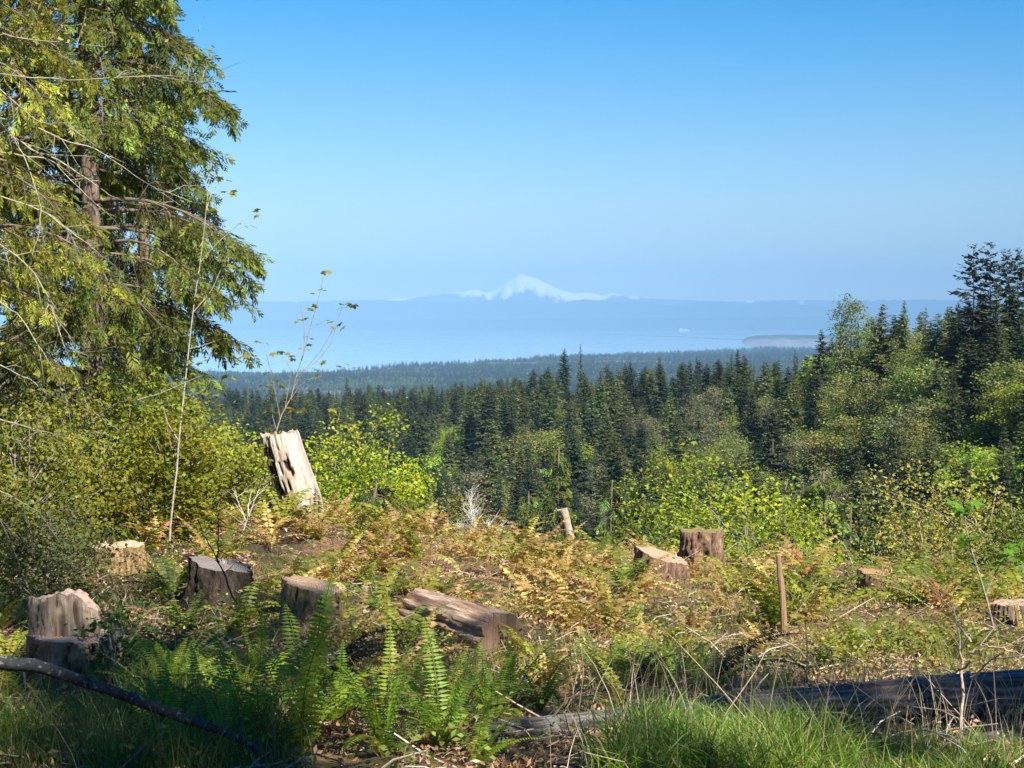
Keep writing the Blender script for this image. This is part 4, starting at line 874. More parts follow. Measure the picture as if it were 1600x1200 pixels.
# ------------------------------------------------------------------ saplings with single leaves
def leaf_shape(s):
    """a five lobed maple leaf"""
    g = Geo(); n = 5; a = np.radians([0, 50, -50, 105, -105]); ln = np.array([1, .82, .82, .55, .55]); D = np.stack([np.cos(a), np.sin(a), -.22 * ln], -1); rhombs(g, np.zeros((5, 3)), D, np.tile((0, 0, 1.), (5, 1)), ln, ln * .55, vary((1, 1, 1), 5, .02, .05), 0, .55, .08); return g
LEAFM = {}
def leafmesh(key, col):
    if key not in LEAFM:
        g = leaf_shape(0); g.C = [c * np.array(col) for c in g.C]; LEAFM[key] = g.mesh('maple_leaf', M_LEAF, False)
    return LEAFM[key]
def sapling(name, label, stems, leaves, Y, col, tw=(.3, .26, .2), size=.085, per=4, mat=None, cat='sapling', r0=.012, jitY=.25):
    b = at(*stems[0][0], Y); root = thing(name, label, cat, tuple(b)); g = Geo()
    for i, st in enumerate(stems):
        P = np.array([at(a, c, Y) for a, c in st]) - b; n = 14; t = np.linspace(0, len(P) - 1, n); Pi = np.stack([np.interp(t, np.arange(len(P)), P[:, k]) for k in range(3)], -1)
        Pi[:, 1] += np.sin(np.linspace(0, 1, n) * 2 + i) * .1 * (i > 0) * np.linspace(0, 1, n); rr = r0 * (1 if i == 0 else .5) * np.linspace(1, .3, n); tubes(g, [Pi], [rr], tw, 7, jit=.15)
    link('stems', g.mesh('sapling_stems', mat or M_LICHEN), root)
    for i, (a, c) in enumerate(leaves):
        p0 = at(a, c, Y) - b
        for k in range(per):
            p = p0 + rng.normal(0, 1, 3) * np.array((.055, .08, .03)); o = link('leaf', leafmesh('%s%d' % (name, (i + k) % 3), np.array(col) * [1, .8, 1.2][(i + k) % 3]), root, tuple(p)); o.rotation_euler = (rng.normal(0, .3), rng.normal(.1, .3), rng.random() * 6.28); s = size * rng.uniform(.6, 1.15); o.scale = (s, s, s)
    return root
sapling('vine_maple_sapling', 'slender young maple with flat leaf tufts growing up behind the leaning snag', [[(428, 690), (432, 672), (441, 645), (455, 622), (462, 590), (475, 550), (485, 510), (497, 470), (507, 425)], [(462, 590), (483, 570), (503, 545), (520, 515), (535, 480)], [(457, 610), (470, 585), (500, 560), (515, 540), (527, 508)], [(445, 640), (452, 600), (455, 575), (440, 553)], [(438, 655), (428, 600), (420, 565), (412, 535)], [(475, 550), (476, 510), (470, 480), (466, 462)], [(450, 630), (470, 600), (490, 590), (520, 570), (538, 568)], [(432, 672), (425, 650), (424, 630)]],
        [(508, 424), (497, 455), (490, 479), (531, 479), (539, 480), (525, 503), (508, 502), (412, 533), (437, 551), (455, 557), (485, 545), (470, 502), (478, 530), (492, 590), (505, 567), (430, 588), (446, 625), (470, 622), (462, 637), (538, 568), (485, 575), (420, 640), (455, 640), (415, 600), (440, 600), (478, 645), (520, 640)], 27.4, (.30, .29, .06), size=.10, per=3)
sapling('vine_maple_sapling', 'tall thin pale stemmed sapling rising past the right side of the conifer', [[(265, 845), (268, 800), (276, 740), (280, 680), (288, 610), (295, 545), (302, 480), (313, 410), (322, 330), (330, 250)], [(295, 545), (315, 540), (345, 530)], [(300, 490), (330, 455), (352, 405), (365, 385)], [(215, 625), (250, 615), (285, 600), (320, 585)], [(313, 410), (340, 380), (380, 345), (395, 335)], [(280, 690), (262, 660), (250, 622)], [(322, 330), (330, 300), (345, 280)]],
        [(330, 250), (318, 278), (345, 280), (395, 335), (362, 417), (366, 385), (352, 405), (300, 470), (345, 530), (330, 545), (312, 560), (298, 598), (320, 585), (385, 352), (290, 640), (360, 300), (310, 430), (345, 590), (270, 600), (335, 325), (325, 620), (310, 655), (350, 640), (375, 560)], 23.0, (.26, .25, .04), (.42, .38, .32), size=.085, per=3, r0=.014)
def bare(name, label, stems, Y, tw, r0, side=10, cat='dead shrub', ln=.18):
    b = at(*stems[0][0], Y); root = thing(name, label, cat, tuple(b)); g = Geo(); g2 = Geo()
    for i, st in enumerate(stems):
        P = np.array([at(a, c, Y) for a, c in st]) - b; n = 18; t = np.linspace(0, len(P) - 1, n); Pi = np.stack([np.interp(t, np.arange(len(P)), P[:, k]) for k in range(3)], -1)
        Pi[:, 1] += rng.normal(0, .3) * np.linspace(0, 1, n); Pi += rng.normal(0, .004, Pi.shape); tubes(g, [Pi], [r0 * (1 if i == 0 else .75) * np.linspace(1, .35, n)], tw, 6, jit=.25)
        if side:
            L_ = np.linalg.norm(Pi[-1] - Pi[0]); m = int(side * max(.5, L_)); k = rng.integers(2, n - 1, m); d = unit(Pi[k] - Pi[k - 1]); dd = unit(d + rng.normal(0, .7, (m, 3))); l2 = ln * rng.uniform(.4, 1.8, m); e = Pi[k] + dd * l2[:, None]; mid = (e + Pi[k]) / 2 + rng.normal(0, .012, (m, 3)); tubes(g2, np.stack([Pi[k], mid, e + np.array((0, 0, -.03))], 1), np.tile(np.array([.4, .3, .12]) * r0, (m, 1)), tw, 4)
            tubes(g2, np.stack([mid, mid + rdirs(m) * .06 * (ln / .18), mid + unit(dd + rng.normal(0, .9, (m, 3))) * (l2 * .7)[:, None]], 1), np.tile(np.array([.28, .2, .1]) * r0, (m, 1)), tw, 3)
    link('stems' if name != 'bare_branch_tree' else 'branches', g.mesh('stems', M_LICHEN), root)
    if side: link('twigs', g2.mesh('twigs', M_TWIG), root, kind='stuff')
    return root
lt = bare('bare_branch_tree', 'half bare lichen pale tree reaching long thin branches in from the left edge', [[(-130, 900), (-110, 600), (-90, 300), (-70, 60), (-60, -80)], [(-90, 300), (-40, 130), (0, 115), (65, 125), (130, 130), (180, 127), (240, 125), (300, 133), (345, 140)], [(-90, 200), (0, 53), (60, 67), (130, 75), (178, 82)], [(-90, 180), (0, 138), (40, 170), (75, 198), (130, 200)], [(-60, 200), (10, 180), (22, 212), (42, 245), (60, 290), (72, 330), (70, 370), (60, 400)], [(22, 212), (60, 240), (90, 245), (160, 248)], [(-60, 290), (30, 315), (75, 335), (95, 355), (110, 385), (122, 412), (140, 437), (205, 446)], [(-60, 350), (0, 380), (35, 405), (60, 430), (80, 470), (95, 505), (110, 545), (130, 590), (165, 622), (200, 660), (218, 690)],
     [(75, 335), (130, 375), (180, 410), (205, 428)], [(-60, 560), (0, 570), (40, 590), (80, 620), (142, 630)], [(-90, 640), (0, 655), (50, 670), (85, 680), (132, 668)], [(-60, 740), (0, 770), (30, 790), (62, 812)], [(60, 200), (100, 220), (140, 228), (190, 262), (230, 290), (290, 311)], [(80, 245), (120, 270), (160, 300), (200, 318), (260, 310)], [(-40, 230), (20, 240), (70, 246), (120, 300), (150, 330)], [(110, 545), (150, 560), (190, 600), (230, 640)], [(0, 470), (40, 500), (70, 545), (110, 600), (120, 640)]], 16.0, (.40, .37, .27), .0095, 6, 'tree', .2)
g = Geo(); n = 900; pxs = rng.uniform(-60, 330, n) ** 1; pys = rng.uniform(-20, 780, n); P = np.array([at(a, c, 16 + rng.normal(0, .5)) for a, c in zip(pxs, pys)]) - np.array(lt.location)
rhombs(g, P, rdirs(n), rdirs(n) + np.array((0, 0, 1)), rng.uniform(.025, .06, n), rng.uniform(.018, .035, n), vary((.36, .37, .05), n, .1, .2)); link('crown', g.mesh('young_leaves', M_LEAF, False), lt)
bare('dead_shrub', 'silvery grey dead shrub on the crest left of centre', [[(752, 880), (748, 850), (745, 830)], [(748, 850), (738, 820), (735, 795), (734, 775)], [(748, 850), (742, 820), (741, 797)], [(748, 855), (765, 840), (780, 828)], [(748, 855), (730, 838), (722, 820)], [(750, 860), (756, 835), (765, 822)]], 34, (.62, .60, .54), .014, 55, ln=.22)
bare('dead_sapling', 'leaning pale bare sapling left of the leaning snag', [[(372, 850), (385, 815), (398, 780), (411, 745)], [(388, 808), (385, 790), (388, 770)], [(385, 815), (372, 790), (360, 765)]], 24, (.5, .44, .36), .014, 7)
bare('dead_twig', 'thin dark bare twig crossing the dark shaded stump', [[(366, 940), (352, 900), (335, 868), (318, 838), (308, 812)], [(340, 880), (346, 840), (352, 800), (356, 770)]], 15.5, (.06, .05, .045), .009, 4)
bare('dead_stalk', 'tall pale dead stalk with side twigs standing in front of the long log', [[(1490, 1215), (1505, 1160), (1513, 1100), (1518, 1040), (1516, 990), (1512, 960)], [(1516, 1020), (1535, 1005), (1560, 1008), (1598, 1018)], [(1517, 1035), (1500, 1060), (1492, 1065)], [(1516, 1000), (1505, 985), (1500, 975)], [(1518, 1060), (1524, 1020), (1530, 990)]], 10.4, (.50, .38, .29), .011, 3)
# ------------------------------------------------------------------ tall firs behind the viewpoint, whose shade falls over the foreground
hx, hy = math.sin(SUN_AZ), math.cos(SUN_AZ); tanel = math.tan(SUN_EL)
def shade_tree(tx, ty, t, hc, r, seed, label, gap=.34):
    bx, by = tx + hx * t, ty + hy * t; top = gz(tx, ty) + tanel * t; zb = gz(bx, by); H = top - zb
    me = conifer_mesh('shade_fir', H, r, max(14, int(hc * 3.2)), 7, 9, seed, DARK, .3, .36, 1 - hc / H, .35, .34, 1.0)
    thing('fir_tree', label, 'fir tree', (bx, by, zb - .2), 0, 'firs behind the viewpoint', me)
for k, a in enumerate([(-3.3, 21.8, 27, 3.0, 1.3), (-4.6, 21.2, 26, 6, 1.8), (-6.0, 20.5, 27, 7, 2.0), (-3.7, 17.4, 24, 3.0, 1.3), (-4.6, 15.8, 22, 5, 1.6),
        (.1, 14.8, 22, 3.0, 1.5), (1.0, 14.9, 24, 3.2, 1.6), (1.9, 14.5, 21, 2.8, 1.5), (2.8, 13.6, 23, 2.6, 1.4), (3.8, 13.6, 20, 4.0, 1.7), (5.0, 13.6, 24, 6, 2.0),
        (-3.7, 13.3, 20, 4.5, 1.4), (-2.9, 12.4, 23, 2.6, 1.0), (-3.2, 11.4, 20, 2.6, 1.1), (-1.4, 14.2, 25, 1.4, .8), (-.4, 13.5, 21, 2.2, 1.1), (.6, 13.0, 24, 2.0, 1.0), (5.9, 14.2, 22, 6, 2.0), (-2.2, 11.2, 19, 1.8, .8), (-4.9, 12.9, 22, 4, 1.5)]):
    shade_tree(*a, 600 + k, 'tall dark fir standing behind the viewpoint, shading the foreground')

for k in range(46):      # the wood that stands round the viewpoint
    a_ = R(-75 - 210 * (k + frng.random() * .7) / 46); d_ = frng.uniform(9, 26)
    if abs((math.degrees(a_) % 360) - math.degrees(SUN_AZ)) < 52: d_ = frng.uniform(62, 80)
    elif math.sin(a_) > 0: d_ = frng.uniform(34, 48)
    x_, y_ = d_ * math.sin(a_), d_ * math.cos(a_)
    o = thing('fir_tree', 'dark fir in the wood behind the viewpoint', 'fir tree', (x_, y_, gz(x_, y_) - .2), frng.random() * 6.28, 'wood behind the viewpoint', con[k % 7]); o.scale = (.62, .62, frng.uniform(.6, .8))
# ------------------------------------------------------------------ ferns
def frond_geo(L_, elev, curl, n, pl, col, s, yaw=0., droop=.25, dead=0., g=None):
    g = g or Geo(); t = np.linspace(0, 1, 12); ang = elev - curl * t ** 1.3; dl = L_ / 11
    x = np.concatenate([[0], np.cumsum(np.cos(ang[:-1]) * dl)]); z = np.concatenate([[0], np.cumsum(np.sin(ang[:-1]) * dl)]); y = np.sin(t * 3 + s) * .03 * L_ * t
    ca, sa = math.cos(yaw), math.sin(yaw); P = np.stack([x * ca - y * sa, x * sa + y * ca, z], -1)
    tubes(g, [P], [np.linspace(.0045, .0012, 12) * (L_ / .7)], np.array(col) * .7 + np.array((.04, .02, 0)), 3)
    u = np.linspace(.14, .985, n); B = np.stack([np.interp(u, t, P[:, k]) for k in range(3)], -1); T = unit(np.stack([np.interp(u, t, np.gradient(P[:, k])) for k in range(3)], -1))
    sd = np.array((-sa, ca, 0.)); up = unit(np.cross(T, sd)); pr = pl * L_ * np.sin(np.pi * np.clip(u * .93 + .07, 0, 1)) ** .6 * (1 - .25 * u) * rng.uniform(.85, 1.1, n)
    cc = vary(col, n, .05 + dead * .1, .1 + dead * .15)
    for sg in (1, -1):
        D = unit(sd * sg + T * .28 - np.array((0, 0, 1)) * droop + rng.normal(0, .06 + .25 * dead, (n, 3)))
        rhombs(g, B, D, up + rng.normal(0, .12 + .3 * dead, (n, 3)), pr * (1 - dead * .3 * rng.random(n)), L_ / n * (.66 + .5 * dead), cc * np.exp(rng.normal(0, .08, (n, 1))), 0, .3, .05)
    return g
FG = (.18, .30, .035); FY = (.30, .40, .04)
fr_m = []
for k in range(7):
    fr_m.append(frond_geo(1.0, R(82 - 5 * k), R(28 + 11 * k), 30, .105, [FG, FY, FG, (.15, .24, .03), FG, FY, (.09, .16, .03)][k], 700 + k).mesh('fern_frond', M_FERN, False))
fd_m = [frond_geo(1.0, R(60 - 12 * k), R(70 + 15 * k), 26, .10, [(.20, .10, .045), (.26, .16, .05), (.12, .07, .04)][k], 720 + k, dead=.8, droop=.7).mesh('dead_frond', M_FERN, False) for k in range(3)]
fk_m = [frond_geo(1.0, R(70 - 12 * k), R(75 + 20 * k), 40, .10, (.028, .032, .022), 730 + k, dead=.25, droop=.4).mesh('shade_toned_frond', M_FERN, False) for k in range(3)]  # near-black frond colour stands in for shade on ferns seen as silhouettes
def fern(label, px, py, Y, L_, nf, dead=2, ms=None, arc=(0, 6.283), name='sword_fern', sink=.03):
    b = at(px, py, Y); z = gz(b[0], Y); root = thing(name, label, 'fern', (b[0], Y, z - sink), 0)
    for i in range(nf + dead):
        m = (ms or fr_m)[int(rng.integers(len(ms or fr_m)))] if i < nf else fd_m[int(rng.integers(3))]
        o = link('frond', m, root); o.rotation_euler = (rng.normal(0, .12), rng.normal(0, .1), arc[0] + (arc[1] - arc[0]) * (i + rng.random() * .7) / nf); s = L_ * rng.uniform(.65, 1.08); o.scale = (s, s, s)
fern('tall sword fern with upright fronds below the half sunlit stump', 395, 1185, 10.8, .98, 11)
fern('tallest sword fern, its ladder fronds rising left of the curled brown frond', 470, 1200, 10.5, 1.0, 12)
fern('bright sunlit sword fern at the bottom, below the split log', 600, 1210, 10.4, .78, 15)
fern('sunlit sword fern with fronds fanned right, right of the brightest fern', 690, 1190, 10.6, .78, 15)
fern('spreading sword fern whose fronds lean towards the grass clump', 742, 1215, 10.1, .5, 12, arc=(-1.4, 1.6))
fern('small sword fern among grass with a pale yellow frond', 310, 1165, 11.2, .62, 9)
fern('shaded sword fern behind the tall ladder fronds', 530, 1120, 11.8, .70, 12)
fern('shaded sword fern just below the split log section', 650, 1100, 12.2, .62, 12)
fern('sword fern cropped at the left edge beside the notched stump', -8, 1030, 13.2, .55, 11)
fern('shaded sword fern to the right of the notched stump', 275, 1085, 12.6, .6, 10)
fern('dark sword fern in shade below the dark grey topped stump', 400, 1060, 13.2, .7, 12)
fern('dark sword fern standing right of the split log in shade', 800, 1085, 12.6, .58, 11)
fern('arching fern coloured blackish for shade, curling over the front of the half sunlit stump', 500, 1045, 13.9, 1.0, 7, 1, fk_m, (-.8, .7), 'shade_toned_fern')
fern('fern coloured blackish for shade, standing left of the long log', 1100, 1075, 13.1, .85, 7, 1, fk_m, (-.6, 1.2), 'shade_toned_fern')
fern('dark fern in the shade line below the fresh stump', 985, 1075, 13.4, .5, 8, 2, [fr_m[6], fk_m[0]], name='shade_toned_fern')
fern('dark fern at the shade line left of the fallen log', 880, 1100, 12.7, .5, 8, 3, [fr_m[6], fk_m[1]], name='shade_toned_fern')
fern('dull fern by the lower end of the leaning dark branch', 350, 1215, 10.1, .5, 9)
fern('small fern in front of the notched stump under the dark branch', 95, 1150, 11.6, .5, 9)
fern('small shaded fern at the bottom left corner', 25, 1195, 10.6, .45, 9)
BR = (.50, .33, .14); GO = (.60, .47, .17); YGf = (.34, .35, .05); GRf = (.18, .24, .04); RD = (.44, .24, .12)
def clump(cols, nf, s, L_=1., lo=38, hi=84, dead=.5):
    g = Geo()
    for i in range(nf):
        c = cols[int(rng.integers(len(cols)))]; frond_geo(L_ * rng.uniform(.6, 1.1), R(rng.uniform(lo, hi)), R(rng.uniform(45, 125)), 15, .14, c, s + i, rng.random() * 6.283, .35, dead, g)
    return g.mesh('fern_clump', M_FERN, False)
cl = {'brown': [clump([BR, GO, RD, BR], 14, 740 + k * 20) for k in range(4)], 'gold': [clump([GO, YGf, BR], 12, 840 + k * 20) for k in range(4)],
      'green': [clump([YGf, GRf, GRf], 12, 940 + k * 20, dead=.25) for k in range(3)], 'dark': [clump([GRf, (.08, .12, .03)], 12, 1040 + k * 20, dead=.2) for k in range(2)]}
FL = {'brown': ('bracken_clump', 'rusty brown dead fern clump among the litter of the clearing', 'rusty fern clumps in the clearing'), 'gold': ('bracken_clump', 'golden half dead fern clump growing in the clearing', 'golden fern clumps in the clearing'),
      'green': ('fern_clump', 'yellow green fern clump growing in the clearing', 'yellow green fern clumps in the clearing'), 'dark': ('fern_clump', 'dull dark green fern clump in the shaded part of the clearing', 'dark fern clumps in the clearing')}
LM = [(1036, 23, 'fresh red barked stump'), (1094, 26.5, 'square brown stump'), (182, 22.5, 'white topped stump'), (345, 20.5, 'dark shaded stump'), (488, 17.5, 'half sunlit stump'), (122, 13.6, 'notched stump'), (478, 27, 'leaning snag'), (720, 16.7, 'split log'), (1379, 24.5, 'low slanting stump'), (1578, 19, 'cropped right stump'), (1222, 18.5, 'thin broken stem'), (885, 31, 'pale broken post'), (750, 34, 'dead grey shrub'), (880, 20.2, 'pale stick'), (1400, 12.5, 'long fallen log'), (300, 9.9, 'leaning dark branch'), (80, 10.6, 'leaning dark branch'), (1080, 10.2, 'bright grass clump'), (600, 10.5, 'brightest sunlit fern'), (440, 10.8, 'tallest sword ferns'), (800, 11.1, 'thin end of the fallen log'), (980, 12.2, 'middle of the fallen log')]
def near_lm(x, y):
    d, a, b, w = min((math.hypot((p_ - 800) / F * Y_ - x, Y_ - y), (p_ - 800) / F * Y_, Y_, w) for p_, Y_, w in LM)
    return ('in front of' if y < b - .8 else 'behind' if y > b + .8 else 'left of' if x < a else 'right of') + ' the ' + w
keepout = [(at(p_, 900, Y_)[0], Y_, r_) for p_, Y_, r_ in ((1036, 23, .55), (1094, 26.5, .4), (182, 22.5, .5), (345, 20.5, .5), (488, 17.5, .42), (122, 13.6, .5), (478, 27, .4), (720, 16.7, .5), (1379, 24.5, .3), (1578, 19, .3))]
def blocked(x, y):
    # keeps ferns off the stumps and off the ground just in front of them
    for a, b, r_ in keepout:
        if (x - a) ** 2 + ((y - b)) ** 2 < r_ * r_ or (abs(x - a) < r_ * .75 and -1.15 < y - b < 0): return True
    for a_, b_, dd in ((1379, 24.5, 6.0), (1578, 19, 3.0), (182, 22.5, 2.6), (1222, 18.5, 1.5)):
        if b_ - dd < y < b_ and abs(x / y - (a_ - 800) / F) < .016: return True
    return False
cnt = 0; tries = 0
while cnt < 420 and tries < 20000:
    tries += 1; Y = 12.8 + 26 * rng.random() ** .9; px = rng.uniform(-60, 1660) if rng.random() < .9 else rng.uniform(1660, 1900); x = (px - 800) / F * Y
    e = np.interp(px, [-600, 200, 500, 900, 1300, 2400], [40, 38, 35, 33, 28, 26])
    if Y > e + 4 or blocked(x, Y): continue
    if Y < 14.5 and px > 1000: continue
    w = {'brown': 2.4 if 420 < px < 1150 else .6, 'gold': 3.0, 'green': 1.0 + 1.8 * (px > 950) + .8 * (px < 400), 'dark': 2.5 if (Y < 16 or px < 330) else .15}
    ks = list(w); q = np.array([w[k] for k in ks]); k = ks[int(rng.choice(4, p=q / q.sum()))]
    nm, lb, gr = FL[k]; lb = {'brown': 'rusty dead fern clump', 'gold': 'golden half dead fern clump', 'green': 'yellow green fern clump', 'dark': 'dull dark green fern clump'}[k] + ' ' + near_lm(x, Y); m = cl[k][int(rng.integers(len(cl[k])))]
    o = thing(nm, lb, 'fern', (x, Y, gz(x, Y) - .02), rng.random() * 6.283, gr, m); s = rng.uniform(.42, .92) * (1.0 if Y > 18 else .72); o.scale = (s * 1.1, s * 1.1, s * .95); cnt += 1
up_m = []
for k in range(4):
    g = Geo()
    for i in range(13): frond_geo(rng.uniform(.6, 1.05), R(rng.uniform(48, 86)), R(rng.uniform(25, 80)), 26, .105, [FG, (.12, .2, .03), FY][i % 3], 1200 + k * 20 + i, rng.random() * 6.283, g=g)
    up_m.append(g.mesh('sword_fern', M_FERN, False))
for i in range(34):
    Y = rng.uniform(10.2, 13.0); px = rng.uniform(-20, 930) if i % 4 else rng.uniform(930, 1240)
    if px > 930: Y = rng.uniform(12.9, 14.2)
    x = (px - 800) / F * Y
    if 720 < px < 930 and Y < 11.8: continue
    if px < 230 and Y < 13: px = 260.; x = (px - 800) / F * Y
    o = thing('sword_fern', 'green sword fern of the shaded strip, ' + near_lm(x, Y), 'fern', (x, Y, gz(x, Y) - .02), rng.random() * 6.283, 'sword ferns in the shaded strip', up_m[i % 4]); s = rng.uniform(.42, .68); o.scale = (s, s, s)
for i in range(16):
    px = rng.uniform(430, 640); Y = rng.uniform(21.5, 25.6); x = (px - 800) / F * Y; k = ['brown', 'gold'][i % 2]; nm, lb, gr = FL[k]; lb = ['rusty dead fern clump ', 'golden half dead fern clump '][i % 2] + near_lm(x, Y)
    o = thing(nm, lb, 'fern', (x, Y, gz(x, Y) - .02), rng.random() * 6.283, gr, cl[k][i % 4]); s = rng.uniform(.4, .7); o.scale = (s * 1.1, s * 1.1, s)
# ------------------------------------------------------------------ ground cover
def region(n, f):
    px = rng.uniform(-250, 1900, n * 3); Y = 9.0 + 31 * rng.random(n * 3) ** 1.0; x = (px - 800) / F * Y; k = rng.random(n * 3) < f(px, Y, x); x, Y, px = x[k][:n], Y[k][:n], px[k][:n]
    return x, Y, px
def edgef(px, Y): return (Y < np.interp(px, [-600, 200, 500, 900, 1300, 2400], [42, 40, 37, 35, 31, 29])) * 1.
g = Geo(); x, Y, px = region(62000, lambda p, y, x: edgef(p, y) * (.25 + sstep(.4, .6, fbm(x * .9, y * .9, 3, 801))) * .6); n = len(x)
pal = np.array([(.56, .33, .19), (.46, .25, .11), (.68, .50, .34), (.22, .11, .06), (.48, .27, .20), (.36, .26, .09), (.13, .09, .05)]); C = pal[rng.integers(0, 7, n)] * np.exp(rng.normal(0, .2, (n, 1)))
B = np.stack([x, Y, ground(x, Y) + rng.uniform(0, .06, n)], -1); D = rdirs(n); D[:, 2] = np.abs(D[:, 2]) * .6; rhombs(g, B, D, rdirs(n) + np.array((0, -.3, .9)), rng.uniform(.02, .085, n), rng.uniform(.008, .03, n), C, 0, .5, .2)
link('leaf_litter', g.mesh('leaf_litter', M_DRY, False), kind='stuff', label='dead leaves, fern scraps and bark chips strewn over the clearing', category='litter')
g = Geo(); x, Y, px = region(3100, lambda p, y, x: edgef(p, y) * .6); n = len(x); az = rng.random(n) * 6.28; L_ = rng.uniform(.12, .6, n); up = np.abs(rng.normal(0, .25, n)); b = np.stack([x, Y, ground(x, Y) + .02], -1); e = b + np.stack([np.cos(az), np.sin(az), up], -1) * L_[:, None]; m_ = (b + e) / 2 + rng.normal(0, .02, (n, 3)); m_[:, 2] += .03
tubes(g, np.stack([b, m_, e], 1), rng.uniform(.003, .009, (n, 1)) * np.array([1, .8, .5]), np.array([(.42, .33, .24), (.25, .17, .11), (.52, .45, .36), (.12, .09, .07)])[rng.integers(0, 4, n)], 4)
link('twig_litter', g.mesh('twig_litter', M_TWIG, False), kind='stuff', label='broken twigs and slash lying over the clearing', category='litter')
g = Geo(); nc = 1750; x, Y, px = region(nc, lambda p, y, x: edgef(p, y) * (.3 + .7 * sstep(.45, .6, fbm(x * .7 + 9, y * .7, 3, 811))) * (.4 + .5 * (p > 900)) * .8 * ((y > 13.6) | (p < 900))); nc = len(x); nl = 26
cen = np.stack([x, Y, ground(x, Y) + rng.uniform(.04, .22, nc)], -1); c0 = np.where((px > 900)[:, None], np.array((.32, .32, .06)), np.array((.24, .25, .05))) * np.exp(rng.normal(0, .25, (nc, 1))); c0[:, 0] *= np.exp(rng.normal(0, .15, nc)); n = nc * nl
B = np.repeat(cen, nl, 0) + rng.normal(0, 1, (n, 3)) * np.array((.11, .11, .07)); D = rdirs(n); D[:, 2] *= .5; rhombs(g, B, D, rdirs(n) * .8 + np.array((.1, -.2, .8)), rng.uniform(.025, .06, n), rng.uniform(.015, .035, n), np.repeat(c0, nl, 0) * np.exp(rng.normal(0, .15, (n, 1))), 0, .5, .1)
link('undergrowth', g.mesh('undergrowth', M_LEAF, False), kind='stuff', label='low brambles and small leaves covering the clearing', category='undergrowth')
def grass(name, label, n, pr, Yr, hr, wr, cols, leanv, k0=.5, clump_=.12, nt_=40, cat='grass', mat=None):
    ncl = nt_; cp = rng.uniform(pr[0], pr[1], ncl); cy = rng.uniform(Yr[0], Yr[1], ncl); k = rng.integers(0, ncl, n); y = cy[k] + rng.normal(0, clump_, n); x = (cp[k] - 800) / F * cy[k] + rng.normal(0, clump_, n)
    B = np.stack([x, y, ground(x, y) - .01], -1); H = rng.uniform(hr[0], hr[1], n) * (rng.uniform(.6, 1.1, ncl)[k]); ln = rng.normal(0, leanv, (n, 2)) + rng.normal(0, leanv * .3, (ncl, 2))[k]
    C = np.array(cols)[rng.integers(0, len(cols), n)] * np.exp(rng.normal(0, .15, (n, 1))); g = Geo(); blades(g, B, H, ln, rng.uniform(wr[0], wr[1], n), C, 4, 1.0)
    link(name, g.mesh(name, mat or M_GRASS, False), kind='stuff', label=label, category=cat)
GR = [(.16, .28, .03), (.22, .36, .04), (.29, .42, .06), (.12, .21, .03)]
grass('grass_clump', 'bright green long grass filling the bottom centre and right', 6200, (965, 1300), (9.4, 10.6), (.14, .5), (.007, .013), GR + [(.38, .36, .14)], .55, nt_=90, clump_=.085)
grass('grass_fringe', 'green grass among dry stems at the bottom right', 5000, (1290, 1860), (9.3, 10.7), (.08, .24), (.004, .009), GR + [(.24, .24, .08)], .5, nt_=80)
grass('shaded_grass', 'long shaded grass around the ferns at the bottom left', 5200, (-20, 430), (9.5, 12.2), (.18, .5), (.005, .009), [(.10, .17, .03), (.07, .12, .025), (.14, .2, .035), (.2, .19, .08)], .35, nt_=110)  # darker greens than the sunlit clump, the shade put into the blades
grass('clearing_grass', 'thin yellowish grass scattered through the clearing', 15000, (-200, 1850), (13, 34), (.10, .38), (.004, .010), [(.24, .26, .05), (.36, .31, .12), (.17, .22, .04), (.42, .34, .18)], .45, nt_=420, clump_=.16)
grass('dry_grass', 'tall dry tan grass stems standing in front of the long log', 520, (840, 1640), (9.6, 13.2), (.3, .85), (.004, .007), [(.45, .36, .22), (.36, .27, .16), (.52, .44, .30)], .35, nt_=140, mat=M_DRY)
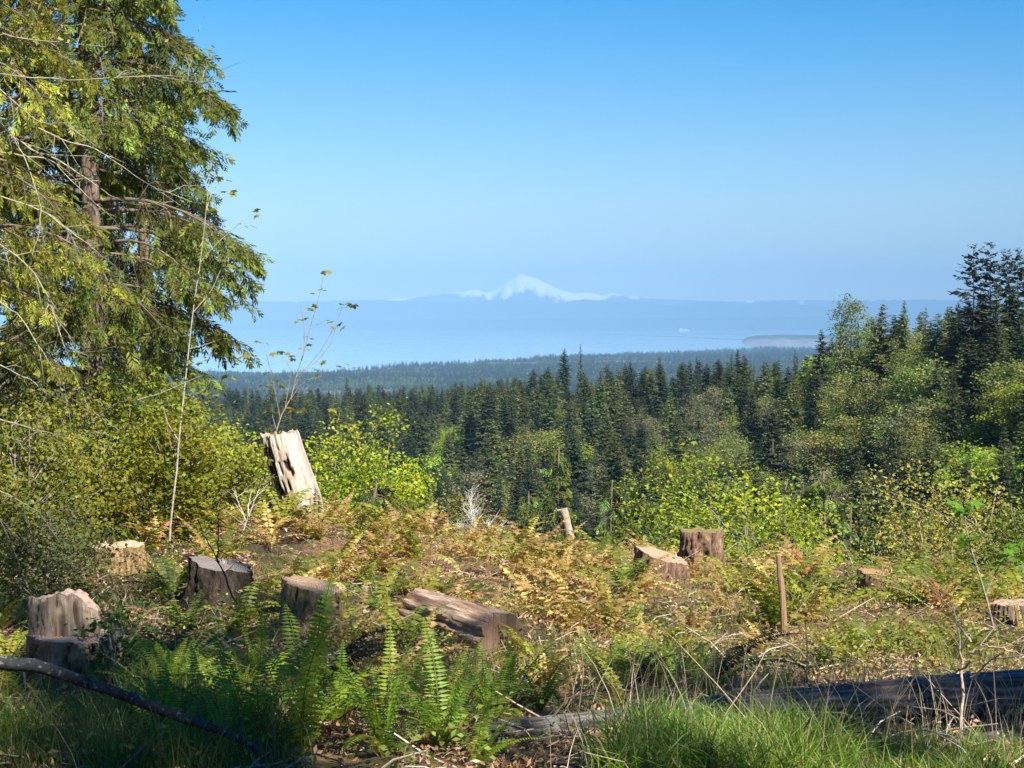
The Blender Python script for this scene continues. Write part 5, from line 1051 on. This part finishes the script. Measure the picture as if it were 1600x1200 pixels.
# single dry stems that cross the picture
for i, (a, lb) in enumerate([([(958, 1165), (985, 1080), (1010, 1010), (1022, 975)], 'thin dry stem slanting right above the left part of the grass clump'), ([(1188, 1150), (1130, 1080), (1060, 1005), (1000, 950)], 'long dry stem crossing leftwards over the grass clump'), ([(1100, 1195), (1130, 1120), (1180, 1050), (1200, 1010)], 'dry stem bending right out of the grass clump'),
        ([(1192, 1180), (1205, 1090), (1228, 980), (1290, 895)], 'tall dry stem leaning right past the thin brown broken stem'), ([(1330, 1200), (1300, 1120), (1272, 1060)], 'dry stem leaning left in front of the long log'), ([(1395, 1190), (1385, 1130), (1376, 1068)], 'thick tan dry stem standing against the dark side of the long log'),
        ([(1530, 1150), (1480, 1095), (1435, 1045)], 'dry stem slanting left behind the pale stalk'), ([(885, 1190), (903, 1120), (912, 1050), (908, 1010)], 'upright dry stem left of the grass clump'), ([(1245, 1200), (1252, 1130), (1262, 1030), (1258, 960)], 'straight dry stem right of the grass clump'), ([(1440, 1195), (1460, 1130), (1472, 1080)], 'short dry stem in front of the smaller log')]):
    P = np.array([at(p_, q_, 9.9 + .12 * i) for p_, q_ in a]); zb = gz(P[0, 0], P[0, 1]); P = np.concatenate([[P[0] + (0, 0, min(0, zb - P[0, 2]))], P]); b = P[0]; g = Geo(); n = 14; t = np.linspace(0, len(P) - 1, n); Pi = np.stack([np.interp(t, np.arange(len(P)), (P - b)[:, k]) for k in range(3)], -1)
    r_ = .0075 if i == 5 else .0042; tubes(g, [Pi], [np.linspace(r_, r_ * .5, n)], [(.52, .42, .24), (.45, .34, .2)][i % 2], 5, jit=.2); thing('dry_stem', lb, 'dry stem', tuple(b), 0, None, g.mesh('dry_stem', M_TWIG))
leafy('salal_shrub', 'small bush with broad glossy green leaves right of the notched stump', 182, 925, 13.3, 95, 30, 9, .055, 901, (.10, .20, .035), 'shrub', .1, .25)
sapling('leafy_sapling', 'sapling with large bright green leaves in front of the ochre shrub', [[(1560, 1010), (1540, 930), (1515, 850), (1502, 785)], [(1540, 930), (1560, 890), (1585, 860)], [(1530, 890), (1502, 840)]], [(1502, 785), (1498, 800), (1512, 790), (1585, 858), (1575, 880), (1596, 872), (1502, 838), (1520, 842), (1590, 845)], 17, (.17, .36, .03), size=.10, per=4)
